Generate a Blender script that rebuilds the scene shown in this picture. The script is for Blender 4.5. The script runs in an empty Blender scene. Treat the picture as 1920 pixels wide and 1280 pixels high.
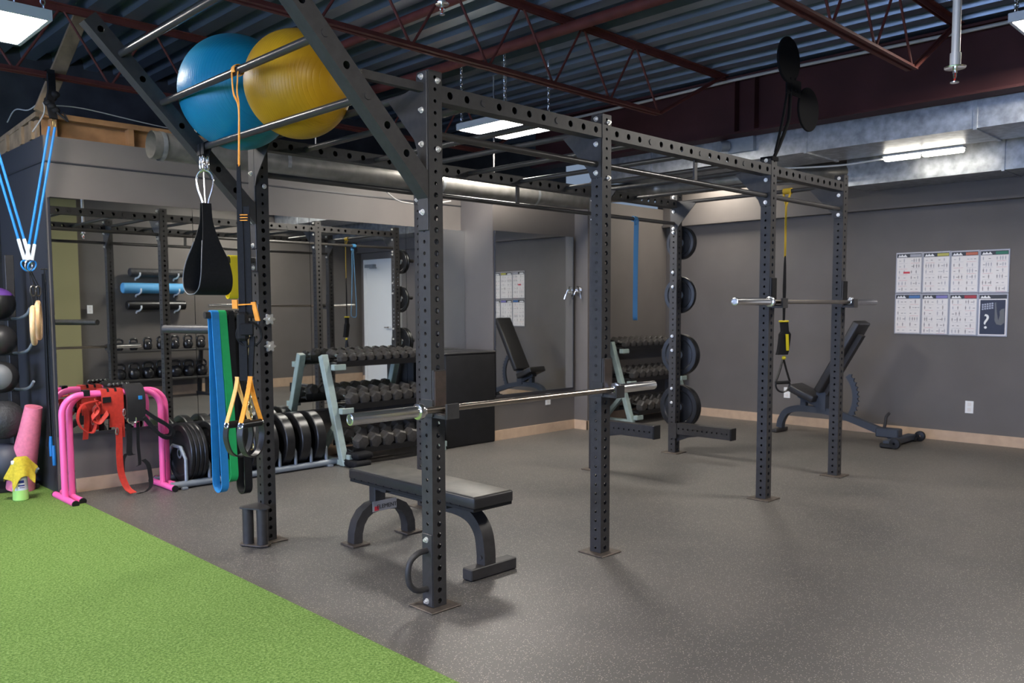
import bpy, bmesh, math, random
from mathutils import Vector, Matrix
random.seed(7)
SC = bpy.context.scene
COL = SC.collection
PI = math.pi

# ------------------------------------------------------------------ camera
CAMPOS = Vector((-2.347, -2.873, 1.346))
YAW, PITCH, ROLL = .7905, -.0725, -.0035
fw = Vector((math.cos(YAW)*math.cos(PITCH), math.sin(YAW)*math.cos(PITCH), math.sin(PITCH)))
rt = Vector((math.sin(YAW), -math.cos(YAW), 0)); up = rt.cross(fw)
rt2 = rt*math.cos(ROLL)+up*math.sin(ROLL); up2 = -rt*math.sin(ROLL)+up*math.cos(ROLL)
cd = bpy.data.cameras.new('camera'); cam = bpy.data.objects.new('camera', cd); COL.objects.link(cam)
mw = Matrix((rt2, up2, -fw)).transposed().to_4x4(); mw.translation = CAMPOS
cam.matrix_world = mw
cd.sensor_fit = 'HORIZONTAL'; cd.sensor_width = 36.0; cd.lens = 36*1565/1920
cd.shift_y = 50/1920
cd.dof.use_dof = True; cd.dof.focus_distance = 3.9; cd.dof.aperture_fstop = 4.5
cd.clip_start = .05
SC.camera = cam

# ------------------------------------------------------------------ exposure, world
SC.view_settings.view_transform = 'Standard'; SC.view_settings.look = 'None'
SC.view_settings.gamma = 1; SC.view_settings.use_curve_mapping = False
SC.view_settings.exposure = 0.0
W = bpy.data.worlds.new('world'); SC.world = W; W.use_nodes = True
W.node_tree.nodes['Background'].inputs[0].default_value = (.55, .72, 1, 1)
W.node_tree.nodes['Background'].inputs[1].default_value = .35
PANEL_E, WINDOW_E, STRIP_E = 98.0, 17.0, 14.0

# ------------------------------------------------------------------ materials
def mat(name, col, rough=.5, metal=0., spec=.5, noise=0., nscale=20., bump=0., bscale=60., emit=None, es=1., coat=0.):
    m = bpy.data.materials.new(name); m.use_nodes = True
    nt = m.node_tree; b = nt.nodes['Principled BSDF']
    b.inputs['Base Color'].default_value = (*col, 1); b.inputs['Roughness'].default_value = rough
    b.inputs['Metallic'].default_value = metal; b.inputs['Specular IOR Level'].default_value = spec
    if coat: b.inputs['Coat Weight'].default_value = coat
    if emit: b.inputs['Emission Color'].default_value = (*emit, 1); b.inputs['Emission Strength'].default_value = es
    if noise or bump:
        tc = nt.nodes.new('ShaderNodeTexCoord')
    if noise:
        n = nt.nodes.new('ShaderNodeTexNoise'); n.inputs['Scale'].default_value = nscale; n.inputs['Detail'].default_value = 4
        nt.links.new(tc.outputs['Object'], n.inputs['Vector'])
        r = nt.nodes.new('ShaderNodeValToRGB')
        r.color_ramp.elements[0].position = .3; r.color_ramp.elements[1].position = .7
        r.color_ramp.elements[0].color = (*[c*(1-noise) for c in col], 1)
        r.color_ramp.elements[1].color = (*[min(1, c*(1+noise)) for c in col], 1)
        nt.links.new(n.outputs['Fac'], r.inputs[0]); nt.links.new(r.outputs[0], b.inputs['Base Color'])
    if bump:
        n2 = nt.nodes.new('ShaderNodeTexNoise'); n2.inputs['Scale'].default_value = bscale; n2.inputs['Detail'].default_value = 3
        nt.links.new(tc.outputs['Object'], n2.inputs['Vector'])
        bp = nt.nodes.new('ShaderNodeBump'); bp.inputs['Strength'].default_value = bump; bp.inputs['Distance'].default_value = .01
        nt.links.new(n2.outputs['Fac'], bp.inputs['Height']); nt.links.new(bp.outputs[0], b.inputs['Normal'])
    return m

M = {}
M['steel'] = mat('black_powder_coat', (.034, .032, .032), .46, 0, .36, .15, 30, .05, 300)
M['steel_bar'] = mat('black_bar', (.034, .031, .029), .30, 0, .6)
M['plate_steel'] = mat('worn_base_plate', (.10, .08, .065), .5, .4, .5, .3, 40)
M['bolt'] = mat('zinc_bolt', (.80, .78, .74), .4, .85)
M['chrome'] = mat('chrome', (.84, .83, .82), .2, 1.)
M['bar_steel'] = mat('bare_bar_steel', (.42, .37, .32), .28, 1.)
M['uhmw'] = mat('worn_brown_liner', (.045, .032, .026), .45, 0, .5, .3, 30)
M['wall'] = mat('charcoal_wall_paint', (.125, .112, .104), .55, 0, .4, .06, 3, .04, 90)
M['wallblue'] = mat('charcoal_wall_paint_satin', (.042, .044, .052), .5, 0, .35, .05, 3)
M['wallblack'] = mat('black_block_wall', (.03, .03, .032), .8, 0, .3, .3, 6)
M['base'] = mat('tan_baseboard', (.50, .36, .25), .5, 0, .4, .08, 12)
M['mirror'] = mat('mirror_glass', (.80, .82, .80), .0, 1.)
M['mirror_edge'] = mat('mirror_edge', (.25, .30, .30), .25, .3)
M['deck'] = mat('galvanised_deck', (.33, .40, .47), .33, .88, .4, .12, 2)
M['red'] = mat('red_oxide_primer', (.105, .026, .020), .6, 0, .3, .2, 10)
M['girder'] = mat('dark_red_oxide', (.045, .013, .013), .65, 0, .25, .2, 3)
M['duct'] = mat('galvanised_duct', (.42, .44, .46), .36, .75, .5, .3, 14, .05, 20)
M['rduct'] = mat('grey_spiral_duct', (.24, .23, .21), .38, .6, .5, .25, 10)
M['wood'] = mat('raw_lumber', (.27, .14, .06), .7, 0, .3, .3, 7)
M['wood2'] = mat('pale_plank', (.25, .17, .10), .75, 0, .3, .35, 9)
M['ringwood'] = mat('birch_ring', (.70, .46, .25), .4, 0, .5, .12, 20)
M['pink'] = mat('pink_paint', (.90, .13, .40), .35, 0, .5)
M['rose'] = mat('rose_foam', (.72, .20, .30), .6, 0, .3, .1, 40)
M['rubber'] = mat('black_rubber', (.010, .010, .011), .34, 0, .42, .2, 40)
M['vinyl'] = mat('black_vinyl', (.022, .021, .022), .38, 0, .5, .1, 25, .06, 120)
M['vinyltop'] = mat('greyish_vinyl_top', (.10, .09, .075), .5, 0, .5, .25, 12, .05, 120)
M['gold_web'] = mat('golden_webbing', (.46, .30, .02), .6, 0, .3)
M['greywire'] = mat('grey_wire', (.33, .33, .32), .5)
M['target_black'] = mat('matt_black_target', (.004, .004, .005), .85, 0, .15)
M['dark_grey'] = mat('dark_slate_paint', (.034, .042, .058), .4, 0, .5)
M['dusty_blue'] = mat('dusty_blue_latex', (.035, .14, .27), .55, 0, .35)
M['foam_black'] = mat('black_box_cover', (.010, .010, .011), .6, 0, .3, .2, 10)
M['fabric'] = mat('black_webbing', (.008, .008, .009), .75, 0, .2, .2, 80)
M['green_steel'] = mat('pale_green_paint', (.28, .35, .325), .35, 0, .5, .12, 15)
M['db'] = mat('hex_rubber', (.048, .044, .041), .27, 0, .65, .2, 40)
M['grey_steel'] = mat('grey_rack_paint', (.23, .26, .29), .4, .2, .5, .08, 20)
M['blue_band'] = mat('blue_latex', (.020, .21, .52), .5, 0, .4, .06, 30)
M['green_band'] = mat('green_latex', (.015, .34, .10), .5, 0, .4, .06, 30)
M['yellow'] = mat('yellow_latex', (.62, .50, .015), .5, 0, .4)
M['orange'] = mat('orange_webbing', (.80, .30, .03), .6, 0, .3, .1, 60)
M['orange2'] = mat('pale_orange_webbing', (.80, .45, .14), .6, 0, .3, .1, 60)
M['redweb'] = mat('red_webbing', (.43, .026, .016), .55, 0, .4, .15, 50)
M['cable'] = mat('blue_tubing', (.008, .16, .46), .4, 0, .5)
M['clear'] = mat('clear_sleeve', (.62, .70, .76), .25, 0, .6)
M['white'] = mat('white_plastic', (.80, .80, .78), .4)
M['doorwhite'] = mat('white_door_paint', (.70, .72, .72), .4)
M['paper'] = mat('poster_paper', (.74, .70, .66), .3, 0, .5)
M['ink'] = mat('dark_ink', (.03, .03, .035), .4)
M['ink2'] = mat('grey_ink', (.22, .20, .19), .4)
M['redink'] = mat('red_ink', (.55, .03, .05), .4)
M['posterframe'] = mat('poster_frame', (.36, .35, .36), .3, .3)
M['nightblue'] = mat('night_blue_print', (.012, .013, .03), .35)
M['panelframe'] = mat('fixture_frame', (.55, .57, .58), .4, .2)
M['panel'] = mat('panel_diffuser', (.8, .8, .8), .5, emit=(1, .94, .86), es=PANEL_E)
M['panel_dim'] = mat('panel_diffuser_dim', (.8, .8, .8), .5, emit=(1, .93, .82), es=PANEL_E*.30)
M['strip'] = mat('strip_diffuser', (.8, .8, .8), .5, emit=(1, .93, .80), es=STRIP_E)
M['daylight'] = mat('daylit_glass', (.1, .1, .1), .2, emit=(.46, .60, 1.0), es=WINDOW_E)
M['purple'] = mat('purple_rubber', (.10, .035, .22), .5)
M['greyrubber'] = mat('grey_rubber', (.13, .135, .14), .5)
M['bluegrey'] = mat('slate_rubber', (.05, .055, .075), .5)
M['texball'] = mat('textured_rubber', (.035, .035, .038), .55, 0, .4, .15, 30, .8, 45)
M['cloth'] = mat('yellow_microfibre', (.56, .44, .04), .85, 0, .2, .15, 60, .2, 200)
M['bluefoam'] = mat('blue_foam', (.10, .36, .66), .6)
M['liquid'] = mat('green_cleaner', (.40, .72, .20), .2, 0, .6)
M['bottle'] = mat('milky_bottle', (.66, .74, .76), .25, 0, .6)
M['label'] = mat('navy_label', (.02, .04, .22), .4)
M['gold'] = mat('brass_chain', (.62, .47, .22), .35, 1.)
M['sticker'] = mat('silver_sticker', (.36, .36, .38), .35, .3)
M['brassred'] = mat('red_bulb', (.55, .05, .03), .2)
M['conduit'] = mat('grey_conduit', (.42, .40, .38), .45, .2)

def ball_mat(name, col, dark):
    m = mat(name, col, .40, 0, .28); nt = m.node_tree; b = nt.nodes['Principled BSDF']
    tc = nt.nodes.new('ShaderNodeTexCoord'); n = nt.nodes.new('ShaderNodeTexNoise')
    n.inputs['Scale'].default_value = 3.5; n.inputs['Detail'].default_value = 6
    nt.links.new(tc.outputs['Object'], n.inputs['Vector'])
    r = nt.nodes.new('ShaderNodeValToRGB'); r.color_ramp.elements[0].position = .35; r.color_ramp.elements[1].position = .75
    r.color_ramp.elements[0].color = (*dark, 1); r.color_ramp.elements[1].color = (*col, 1)
    nt.links.new(n.outputs['Fac'], r.inputs[0]); nt.links.new(r.outputs[0], b.inputs['Base Color'])
    w = nt.nodes.new('ShaderNodeTexWave'); w.wave_type = 'BANDS'; w.bands_direction = 'Y'
    w.inputs['Scale'].default_value = 24.; w.inputs['Distortion'].default_value = .5
    nt.links.new(tc.outputs['Object'], w.inputs['Vector'])
    p = nt.nodes.new('ShaderNodeMath'); p.operation = 'POWER'; p.inputs[1].default_value = .12
    nt.links.new(w.outputs['Fac'], p.inputs[0])
    bp = nt.nodes.new('ShaderNodeBump'); bp.inputs['Strength'].default_value = .5; bp.inputs['Distance'].default_value = .0025
    nt.links.new(p.outputs[0], bp.inputs['Height']); nt.links.new(bp.outputs[0], b.inputs['Normal'])
    return m
M['ballblue'] = ball_mat('blue_ball_vinyl', (.006, .20, .31), (.004, .15, .26))
M['ballyellow'] = ball_mat('yellow_ball_vinyl', (.50, .27, .008), (.36, .18, .006))

def floor_mat():
    m = mat('speckled_rubber_floor', (.06, .057, .055), .43, 0, .5); nt = m.node_tree; b = nt.nodes['Principled BSDF']
    tc = nt.nodes.new('ShaderNodeTexCoord')
    n = nt.nodes.new('ShaderNodeTexNoise'); n.inputs['Scale'].default_value = 1.3; n.inputs['Detail'].default_value = 5
    nt.links.new(tc.outputs['Object'], n.inputs['Vector'])
    r = nt.nodes.new('ShaderNodeValToRGB'); r.color_ramp.elements[0].position = .3; r.color_ramp.elements[1].position = .72
    r.color_ramp.elements[0].color = (.074, .070, .067, 1); r.color_ramp.elements[1].color = (.110, .100, .092, 1)
    nt.links.new(n.outputs['Fac'], r.inputs[0])
    prev = r.outputs[0]
    for sc, th, c in ((120, .16, (.40, .36, .30, 1)), (75, .11, (.28, .27, .26, 1))):
        v = nt.nodes.new('ShaderNodeTexVoronoi'); v.inputs['Scale'].default_value = sc
        nt.links.new(tc.outputs['Object'], v.inputs['Vector'])
        lt = nt.nodes.new('ShaderNodeMath'); lt.operation = 'LESS_THAN'; lt.inputs[1].default_value = th*1.6
        nt.links.new(v.outputs['Distance'], lt.inputs[0])
        sp = nt.nodes.new('ShaderNodeSeparateColor'); nt.links.new(v.outputs['Color'], sp.inputs[0])
        gt = nt.nodes.new('ShaderNodeMath'); gt.operation = 'GREATER_THAN'; gt.inputs[1].default_value = .5
        nt.links.new(sp.outputs[0], gt.inputs[0])
        mu = nt.nodes.new('ShaderNodeMath'); mu.operation = 'MULTIPLY'
        nt.links.new(lt.outputs[0], mu.inputs[0]); nt.links.new(gt.outputs[0], mu.inputs[1])
        mx = nt.nodes.new('ShaderNodeMix'); mx.data_type = 'RGBA'
        nt.links.new(mu.outputs[0], mx.inputs[0]); nt.links.new(prev, mx.inputs[6]); mx.inputs[7].default_value = c
        prev = mx.outputs[2]
    nt.links.new(prev, b.inputs['Base Color'])
    n2 = nt.nodes.new('ShaderNodeTexNoise'); n2.inputs['Scale'].default_value = 140
    nt.links.new(tc.outputs['Object'], n2.inputs['Vector'])
    bp = nt.nodes.new('ShaderNodeBump'); bp.inputs['Strength'].default_value = .35; bp.inputs['Distance'].default_value = .004
    nt.links.new(n2.outputs['Fac'], bp.inputs['Height']); nt.links.new(bp.outputs[0], b.inputs['Normal'])
    return m
M['floor'] = floor_mat()

def turf_mat():
    m = mat('green_turf', (.12, .30, .05), .8, 0, .15); nt = m.node_tree; b = nt.nodes['Principled BSDF']
    tc = nt.nodes.new('ShaderNodeTexCoord')
    n = nt.nodes.new('ShaderNodeTexNoise'); n.inputs['Scale'].default_value = 95; n.inputs['Detail'].default_value = 3; n.inputs['Roughness'].default_value = .7
    nt.links.new(tc.outputs['Object'], n.inputs['Vector'])
    r = nt.nodes.new('ShaderNodeValToRGB')
    r.color_ramp.elements[0].position = .30; r.color_ramp.elements[1].position = .70
    r.color_ramp.elements[0].color = (.055, .125, .020, 1); r.color_ramp.elements[1].color = (.26, .38, .12, 1)
    e = r.color_ramp.elements.new(.5); e.color = (.145, .245, .055, 1)
    nt.links.new(n.outputs['Fac'], r.inputs[0]); nt.links.new(r.outputs[0], b.inputs['Base Color'])
    bp = nt.nodes.new('ShaderNodeBump'); bp.inputs['Strength'].default_value = .9; bp.inputs['Distance'].default_value = .012
    nt.links.new(n.outputs['Fac'], bp.inputs['Height']); nt.links.new(bp.outputs[0], b.inputs['Normal'])
    return m
M['turf'] = turf_mat()

# ------------------------------------------------------------------ mesh helpers
class B:
    def __init__(s): s.m = bmesh.new()
    def box(s, lo, hi, bev=0., rot=None, piv=None, seg=1):
        lo, hi = Vector(lo), Vector(hi); c = (lo+hi)/2
        vs = bmesh.ops.create_cube(s.m, size=1)['verts']
        for v in vs: v.co = Vector((v.co.x*(hi.x-lo.x), v.co.y*(hi.y-lo.y), v.co.z*(hi.z-lo.z)))+c
        if bev:
            es = list({e for v in vs for e in v.link_edges})
            r = bmesh.ops.bevel(s.m, geom=es, offset=bev, segments=seg, affect='EDGES', profile=.5)
            vs = list({v for f in r['faces'] for v in f.verts} | {v for v in vs if v.is_valid})
        if rot is not None:
            p = Vector(piv) if piv is not None else c
            for v in vs: v.co = rot @ (v.co-p)+p
        return vs
    def tube(s, pts, r, seg=12, closed=False, caps=True, rr=None):
        pts = [Vector(p) for p in pts]; n = len(pts); rings = []
        ref = None
        for i, p in enumerate(pts):
            a = pts[(i-1) % n] if (closed or i > 0) else p
            b = pts[(i+1) % n] if (closed or i < n-1) else p
            t = (b-a).normalized()
            if ref is None:
                ref = Vector((0, 0, 1)) if abs(t.z) < .9 else Vector((1, 0, 0))
            u = (ref-t*ref.dot(t)).normalized(); w = t.cross(u); ref = u
            R = rr[i] if rr else r
            rings.append([s.m.verts.new(p+(u*math.cos(2*PI*k/seg)+w*math.sin(2*PI*k/seg))*R) for k in range(seg)])
        for i in range(n if closed else n-1):
            A, Bq = rings[i], rings[(i+1) % n]
            for k in range(seg): s.m.faces.new((A[k], A[(k+1) % seg], Bq[(k+1) % seg], Bq[k]))
        if caps and not closed:
            s.m.faces.new(rings[0][::-1]); s.m.faces.new(rings[-1])
        return [v for q in rings for v in q]
    def cyl(s, p0, p1, r, seg=16, r1=None, caps=True):
        return s.tube([p0, p1], r, seg, rr=[r, r if r1 is None else r1], caps=caps)
    def lathe(s, prof, o, ax=(0, 0, 1), seg=32):
        o = Vector(o); a = Vector(ax).normalized()
        u = a.orthogonal().normalized(); w = a.cross(u); rings = []; out = []
        for r, h in prof:
            if r < 1e-6: rings.append([s.m.verts.new(o+a*h)])
            else: rings.append([s.m.verts.new(o+a*h+(u*math.cos(2*PI*k/seg)+w*math.sin(2*PI*k/seg))*r) for k in range(seg)])
        for A, C in zip(rings, rings[1:]):
            for k in range(seg):
                k2 = (k+1) % seg
                if len(A) == 1 and len(C) == 1: continue
                if len(A) == 1: s.m.faces.new((A[0], C[k2], C[k]))
                elif len(C) == 1: s.m.faces.new((A[k], A[k2], C[0]))
                else: s.m.faces.new((A[k], A[k2], C[k2], C[k]))
        for q in rings: out += q
        return out
    def prism(s, poly, o, u, v, w):
        """polygon in the u,v plane at o, extruded by the vector w"""
        o, u, v, w = Vector(o), Vector(u), Vector(v), Vector(w)
        a = [s.m.verts.new(o+u*x+v*y) for x, y in poly]; b = [s.m.verts.new(q.co+w) for q in a]
        n = len(a)
        s.m.faces.new(a[::-1]); s.m.faces.new(b)
        for i in range(n): s.m.faces.new((a[i], a[(i+1) % n], b[(i+1) % n], b[i]))
        return a+b
    def ribbon(s, pts, wid, th, closed=False):
        """flat strap along pts; wid = width vector (or one per point), th = thickness"""
        pts = [Vector(p) for p in pts]; n = len(pts); rings = []
        for i, p in enumerate(pts):
            a = pts[(i-1) % n] if (closed or i > 0) else p
            b = pts[(i+1) % n] if (closed or i < n-1) else p
            t = (b-a).normalized(); w = Vector(wid[i] if isinstance(wid, list) else wid)
            nn = t.cross(w.normalized())
            if nn.length < 1e-4: nn = Vector((0, 0, 1))
            nn = nn.normalized()*th/2; h = w/2
            rings.append([s.m.verts.new(q) for q in (p-h-nn, p+h-nn, p+h+nn, p-h+nn)])
        for i in range(n if closed else n-1):
            A, C = rings[i], rings[(i+1) % n]
            for k in range(4): s.m.faces.new((A[k], A[(k+1) % 4], C[(k+1) % 4], C[k]))
        if not closed: s.m.faces.new(rings[0][::-1]); s.m.faces.new(rings[-1])
    def sphere(s, c, r, u=32, v=16, sc=(1, 1, 1)):
        vs = bmesh.ops.create_uvsphere(s.m, u_segments=u, v_segments=v, radius=r)['verts']
        for q in vs: q.co = Vector((q.co.x*sc[0], q.co.y*sc[1], q.co.z*sc[2]))+Vector(c)
        return vs
    def torus(s, c, R, r, u, v, seg=32, ts=10, a0=0, a1=2*PI):
        c, u, v = Vector(c), Vector(u), Vector(v); full = abs(a1-a0-2*PI) < 1e-6
        n = seg if full else seg+1
        return s.tube([c+(u*math.cos(a0+(a1-a0)*i/seg)+v*math.sin(a0+(a1-a0)*i/seg))*R for i in range(n)], r, ts, closed=full)

def wloc(o):
    l = Vector((0, 0, 0))
    while o: l += o.location; o = o.parent
    return l
def obj(name, b, m, parent=None, smooth=35):
    me = bpy.data.meshes.new(name)
    bm = b.m if isinstance(b, B) else b
    bmesh.ops.recalc_face_normals(bm, faces=bm.faces[:])
    o = bpy.data.objects.new(name, me)
    if parent:
        bmesh.ops.translate(bm, verts=bm.verts[:], vec=-wloc(parent)); o.parent = parent
    bm.to_mesh(me); bm.free()
    me.materials.append(M[m] if isinstance(m, str) else m)
    if smooth:
        me.shade_smooth(); me.set_sharp_from_angle(angle=math.radians(smooth))
    COL.objects.link(o)
    return o
def centre(o):
    """put the origin of a top-level mesh object at the middle of its own base"""
    me = o.data; lo = [min(v.co[i] for v in me.vertices) for i in range(3)]; hi = [max(v.co[i] for v in me.vertices) for i in range(3)]
    c = Vector(((lo[0]+hi[0])/2, (lo[1]+hi[1])/2, lo[2]))
    me.transform(Matrix.Translation(-c)); o.location = o.location+c
def tag(o, label, cat, group=None, kind=None):
    o['label'] = label; o['category'] = cat
    if group: o['group'] = group
    if kind: o['kind'] = kind
    return o
def thing(name, label, cat, loc=(0, 0, 0), group=None):
    o = bpy.data.objects.new(name, None); o.empty_display_size = .1; o.location = loc; COL.objects.link(o)
    return tag(o, label, cat, group)
def single(name, b, m, label, cat, group=None, smooth=35, kind=None):
    o = obj(name, b, m, None, smooth); centre(o)
    return tag(o, label, cat, group, kind)
def struct(name, b, m, parent=None, smooth=0):
    o = obj(name, b, m, parent, smooth)
    if not parent: o['kind'] = 'structure'
    return o
def copy_tree(o, parent=None):
    c = o.copy(); COL.objects.link(c)
    if parent: c.parent = parent
    for ch in list(o.children): copy_tree(ch, c)
    return c
def part_copy(o, parent, off):
    c = o.copy(); COL.objects.link(c); c.parent = parent; c.location = off
    return c
ORD = ['first', 'second', 'third', 'fourth', 'fifth', 'sixth', 'seventh', 'eighth', 'ninth', 'tenth', 'eleventh']
def curve(pts, n=8):
    """Catmull-Rom through pts"""
    P = [Vector(p) for p in pts]; P = [2*P[0]-P[1]]+P+[2*P[-1]-P[-2]]; out = []
    for i in range(1, len(P)-2):
        for k in range(n):
            t = k/n
            out.append(.5*((2*P[i])+(-P[i-1]+P[i+1])*t+(2*P[i-1]-5*P[i]+4*P[i+1]-P[i+2])*t*t+(-P[i-1]+3*P[i]-3*P[i+1]+P[i+2])*t**3))
    out.append(P[-2]); return out
def text_bm(txt, size, o, u, v, ext=.0008):
    cu = bpy.data.curves.new('t', 'FONT'); cu.body = txt; cu.size = size; cu.align_x = 'CENTER'; cu.align_y = 'CENTER'; cu.extrude = ext
    ob = bpy.data.objects.new('t', cu); COL.objects.link(ob)
    me = ob.to_mesh(); b = B(); b.m.from_mesh(me); ob.to_mesh_clear()
    bpy.data.objects.remove(ob); bpy.data.curves.remove(cu)
    u, v, o = Vector(u), Vector(v), Vector(o); w = u.cross(v)
    for q in b.m.verts: q.co = o+u*q.co.x+v*q.co.y+w*q.co.z
    return b
# ================================================================== the room
b = B(); b.box((-7.2, -7.2, -.06), (6.8, 5.4, 0)); struct('floor', b, 'floor')
b = B(); b.box((-7, -7, 0), (-.45, 5.0, .012)); o = obj('turf', b, 'turf', None, 0)
tag(o, 'bright green artificial turf lane along the left of the rubber floor', 'turf', kind='stuff')

b = B(); b.box((-.48, 3.70, 0), (3.42, 3.86, 2.57)); struct('wall_back', b, 'wall')
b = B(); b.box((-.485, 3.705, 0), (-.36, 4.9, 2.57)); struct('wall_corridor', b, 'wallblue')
b = B(); b.box((-.487, 3.69, 2.385), (3.42, 3.70, 2.395)); b.box((-.492, 3.69, 2.385), (-.485, 4.9, 2.395)); struct('trim_1', b, 'ink')
b = B(); b.box((3.42, 3.22, 0), (4.66, 3.86, 2.57)); struct('wall_step', b, 'wall')
b = B(); b.box((4.66, 3.03, 0), (4.86, 3.86, 2.57)); struct('wall_pier', b, 'wall')
b = B(); b.box((4.86, 3.36, 0), (6.6, 3.5, 2.57)); struct('wall_alcove', b, 'wall')
b = B(); b.box((6.6, -7, 0), (6.75, 3.5, 3.6)); struct('wall_right', b, 'wall')
b = B(); b.box((6.52, -2.84, 2.37), (6.6, 3.36, 3.5)); b.box((6.49, -2.84, 2.345), (6.6, 3.36, 2.37)); struct('trim_2', b, 'wall')
b = B(); b.box((1.35, -3.0, 0), (6.6, -2.84, 3.6)); struct('wall_front', b, 'wall')
b = B(); b.box((1.3, -7, 0), (1.4, -2.84, 3.6)); struct('wall_return', b, 'wall')
M['olive'] = mat('olive_tone', (.30, .27, .13), .6)
b = B(); b.box((1.30, -2.84, 0), (1.72, -2.80, 2.9)); struct('trim_3', b, 'olive')  # olive-toned slab on the left end of the front wall
b = B(); b.box((-7.1, -7.1, 0), (1.4, -7, 3.6)); struct('wall_far', b, 'wall')
b = B()
for lo, hi in (((-7.1, -7, 0), (-7, 5.2, .5)), ((-7.1, -7, 2.1), (-7, 5.2, 3.6)), ((-7.1, -7, .5), (-7, -5.5, 2.1)), ((-7.1, 4.2, .5), (-7, 5.2, 2.1))): b.box(lo, hi)
struct('wall_left', b, 'wall')
b = B(); b.box((-7.06, -5.5, .5), (-7.04, 4.2, 2.1)); wn = struct('window_1', b, 'daylight')
b = B()
for k in range(7): y = -5.5+k*9.7/6; b.box((-7.03, y-.04, .5), (-6.97, y+.04, 2.1))
for z in (.5, 1.3, 2.1): b.box((-7.03, -5.5, z-.04), (-6.97, 4.2, z+.04))
struct('window_frame', b, 'grey_steel', wn)
b = B(); b.box((-7, 5.2, 0), (6.75, 5.35, 3.6)); struct('wall_rear', b, 'wallblack')

# baseboards
b = B(); b.box((-.36, 3.685, 0), (3.42, 3.70, .10)); struct('baseboard_back', b, 'base')
b = B(); b.box((3.405, 3.205, 0), (4.66, 3.22, .10)); b.box((3.405, 3.205, 0), (3.42, 3.685, .10)); struct('baseboard_step', b, 'base')
b = B(); b.box((4.645, 3.015, 0), (4.66, 3.205, .10)); b.box((4.645, 3.015, 0), (4.875, 3.03, .10)); struct('baseboard_pier', b, 'base')
b = B(); b.box((4.875, 3.345, 0), (6.585, 3.36, .10)); struct('baseboard_alcove', b, 'base')
b = B(); b.box((6.585, -2.82, 0), (6.6, 3.345, .10)); struct('baseboard_right', b, 'base')
b = B(); b.box((1.75, -2.84, 0), (6.585, -2.825, .15)); struct('baseboard_front', b, 'base')

# ceiling: ribbed steel deck, ribs along y
b = B(); P0, x, per = 3.47, -7.2, .25
prof = []
while x < 6.8:
    prof += [(x, P0), (x+.115, P0), (x+.127, P0+.08), (x+.237, P0+.08)]; x += per
for (x0, z0), (x1, z1) in zip(prof, prof[1:]):
    vs = [b.m.verts.new(p) for p in ((x0, -7.2, z0), (x1, -7.2, z1), (x1, 5.4, z1), (x0, 5.4, z0))]; b.m.faces.new(vs)
bmesh.ops.remove_doubles(b.m, verts=b.m.verts[:], dist=1e-5)
r = bmesh.ops.extrude_face_region(b.m, geom=b.m.faces[:]); 
for v in [g for g in r['geom'] if isinstance(g, bmesh.types.BMVert)]: v.co.z += .02
struct('ceiling', b, 'deck')

# door on the right wall beyond the frame, seen in the mirror
b = B(); b.box((6.56, -2.62, .005), (6.6, -1.80, 2.17)); dr = struct('door_1', b, 'doorwhite')
b = B()
for lo, hi in (((6.55, -1.80, 0), (6.6, -1.62, 2.22)), ((6.55, -2.70, 0), (6.6, -2.62, 2.22)), ((6.55, -2.62, 2.17), (6.6, -1.80, 2.22))): b.box(lo, hi)
struct('door_frame', b, 'doorwhite', dr)
b = B(); b.box((6.49, -2.58, 2.07), (6.56, -2.32, 2.13)); b.box((6.47, -2.40, 2.05), (6.49, -2.20, 2.07)); struct('door_closer', b, 'grey_steel', dr)
b = B(); b.cyl((6.56, -1.90, 1.0), (6.50, -1.90, 1.0), .02); b.cyl((6.51, -1.90, 1.0), (6.51, -2.02, 1.0), .012); struct('door_handle', b, 'chrome', dr, 35)

# wall mirrors
xs = [-.475, .55, 1.60, 2.66, 3.418]
nm = ['leftmost tall wall mirror panel behind the pink bars', 'second wall mirror panel behind the plate rack', 'third wall mirror panel behind the dumbbell rack', 'narrow last wall mirror panel above the black box']
for i in range(4):
    b = B(); b.box((xs[i]+.002, 3.64, .445), (xs[i+1]-.002, 3.646, 2.135)); o = single('wall_mirror', b, 'mirror', nm[i], 'mirror', 'mirror panels on the long wall', 0)
    b = B(); b.box((xs[i]+.002, 3.646, .445), (xs[i+1]-.002, 3.70, 2.135)); b.box((xs[i], 3.636, .425), (xs[i+1], 3.70, .445)); obj('mirror_backing', b, 'ink', o, 0)
b = B(); b.box((3.43, 3.19, .465), (4.60, 3.195, 2.11)); o = single('wall_mirror', b, 'mirror', 'separate wall mirror on the stepped wall reflecting the poster sheets', 'mirror', None, 0)
b = B(); b.box((3.43, 3.195, .465), (4.60, 3.22, 2.11)); b.box((3.425, 3.186, .445), (4.605, 3.22, .465)); b.box((4.60, 3.186, .445), (4.606, 3.22, 2.11)); obj('mirror_backing', b, 'ink', o, 0)

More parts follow.
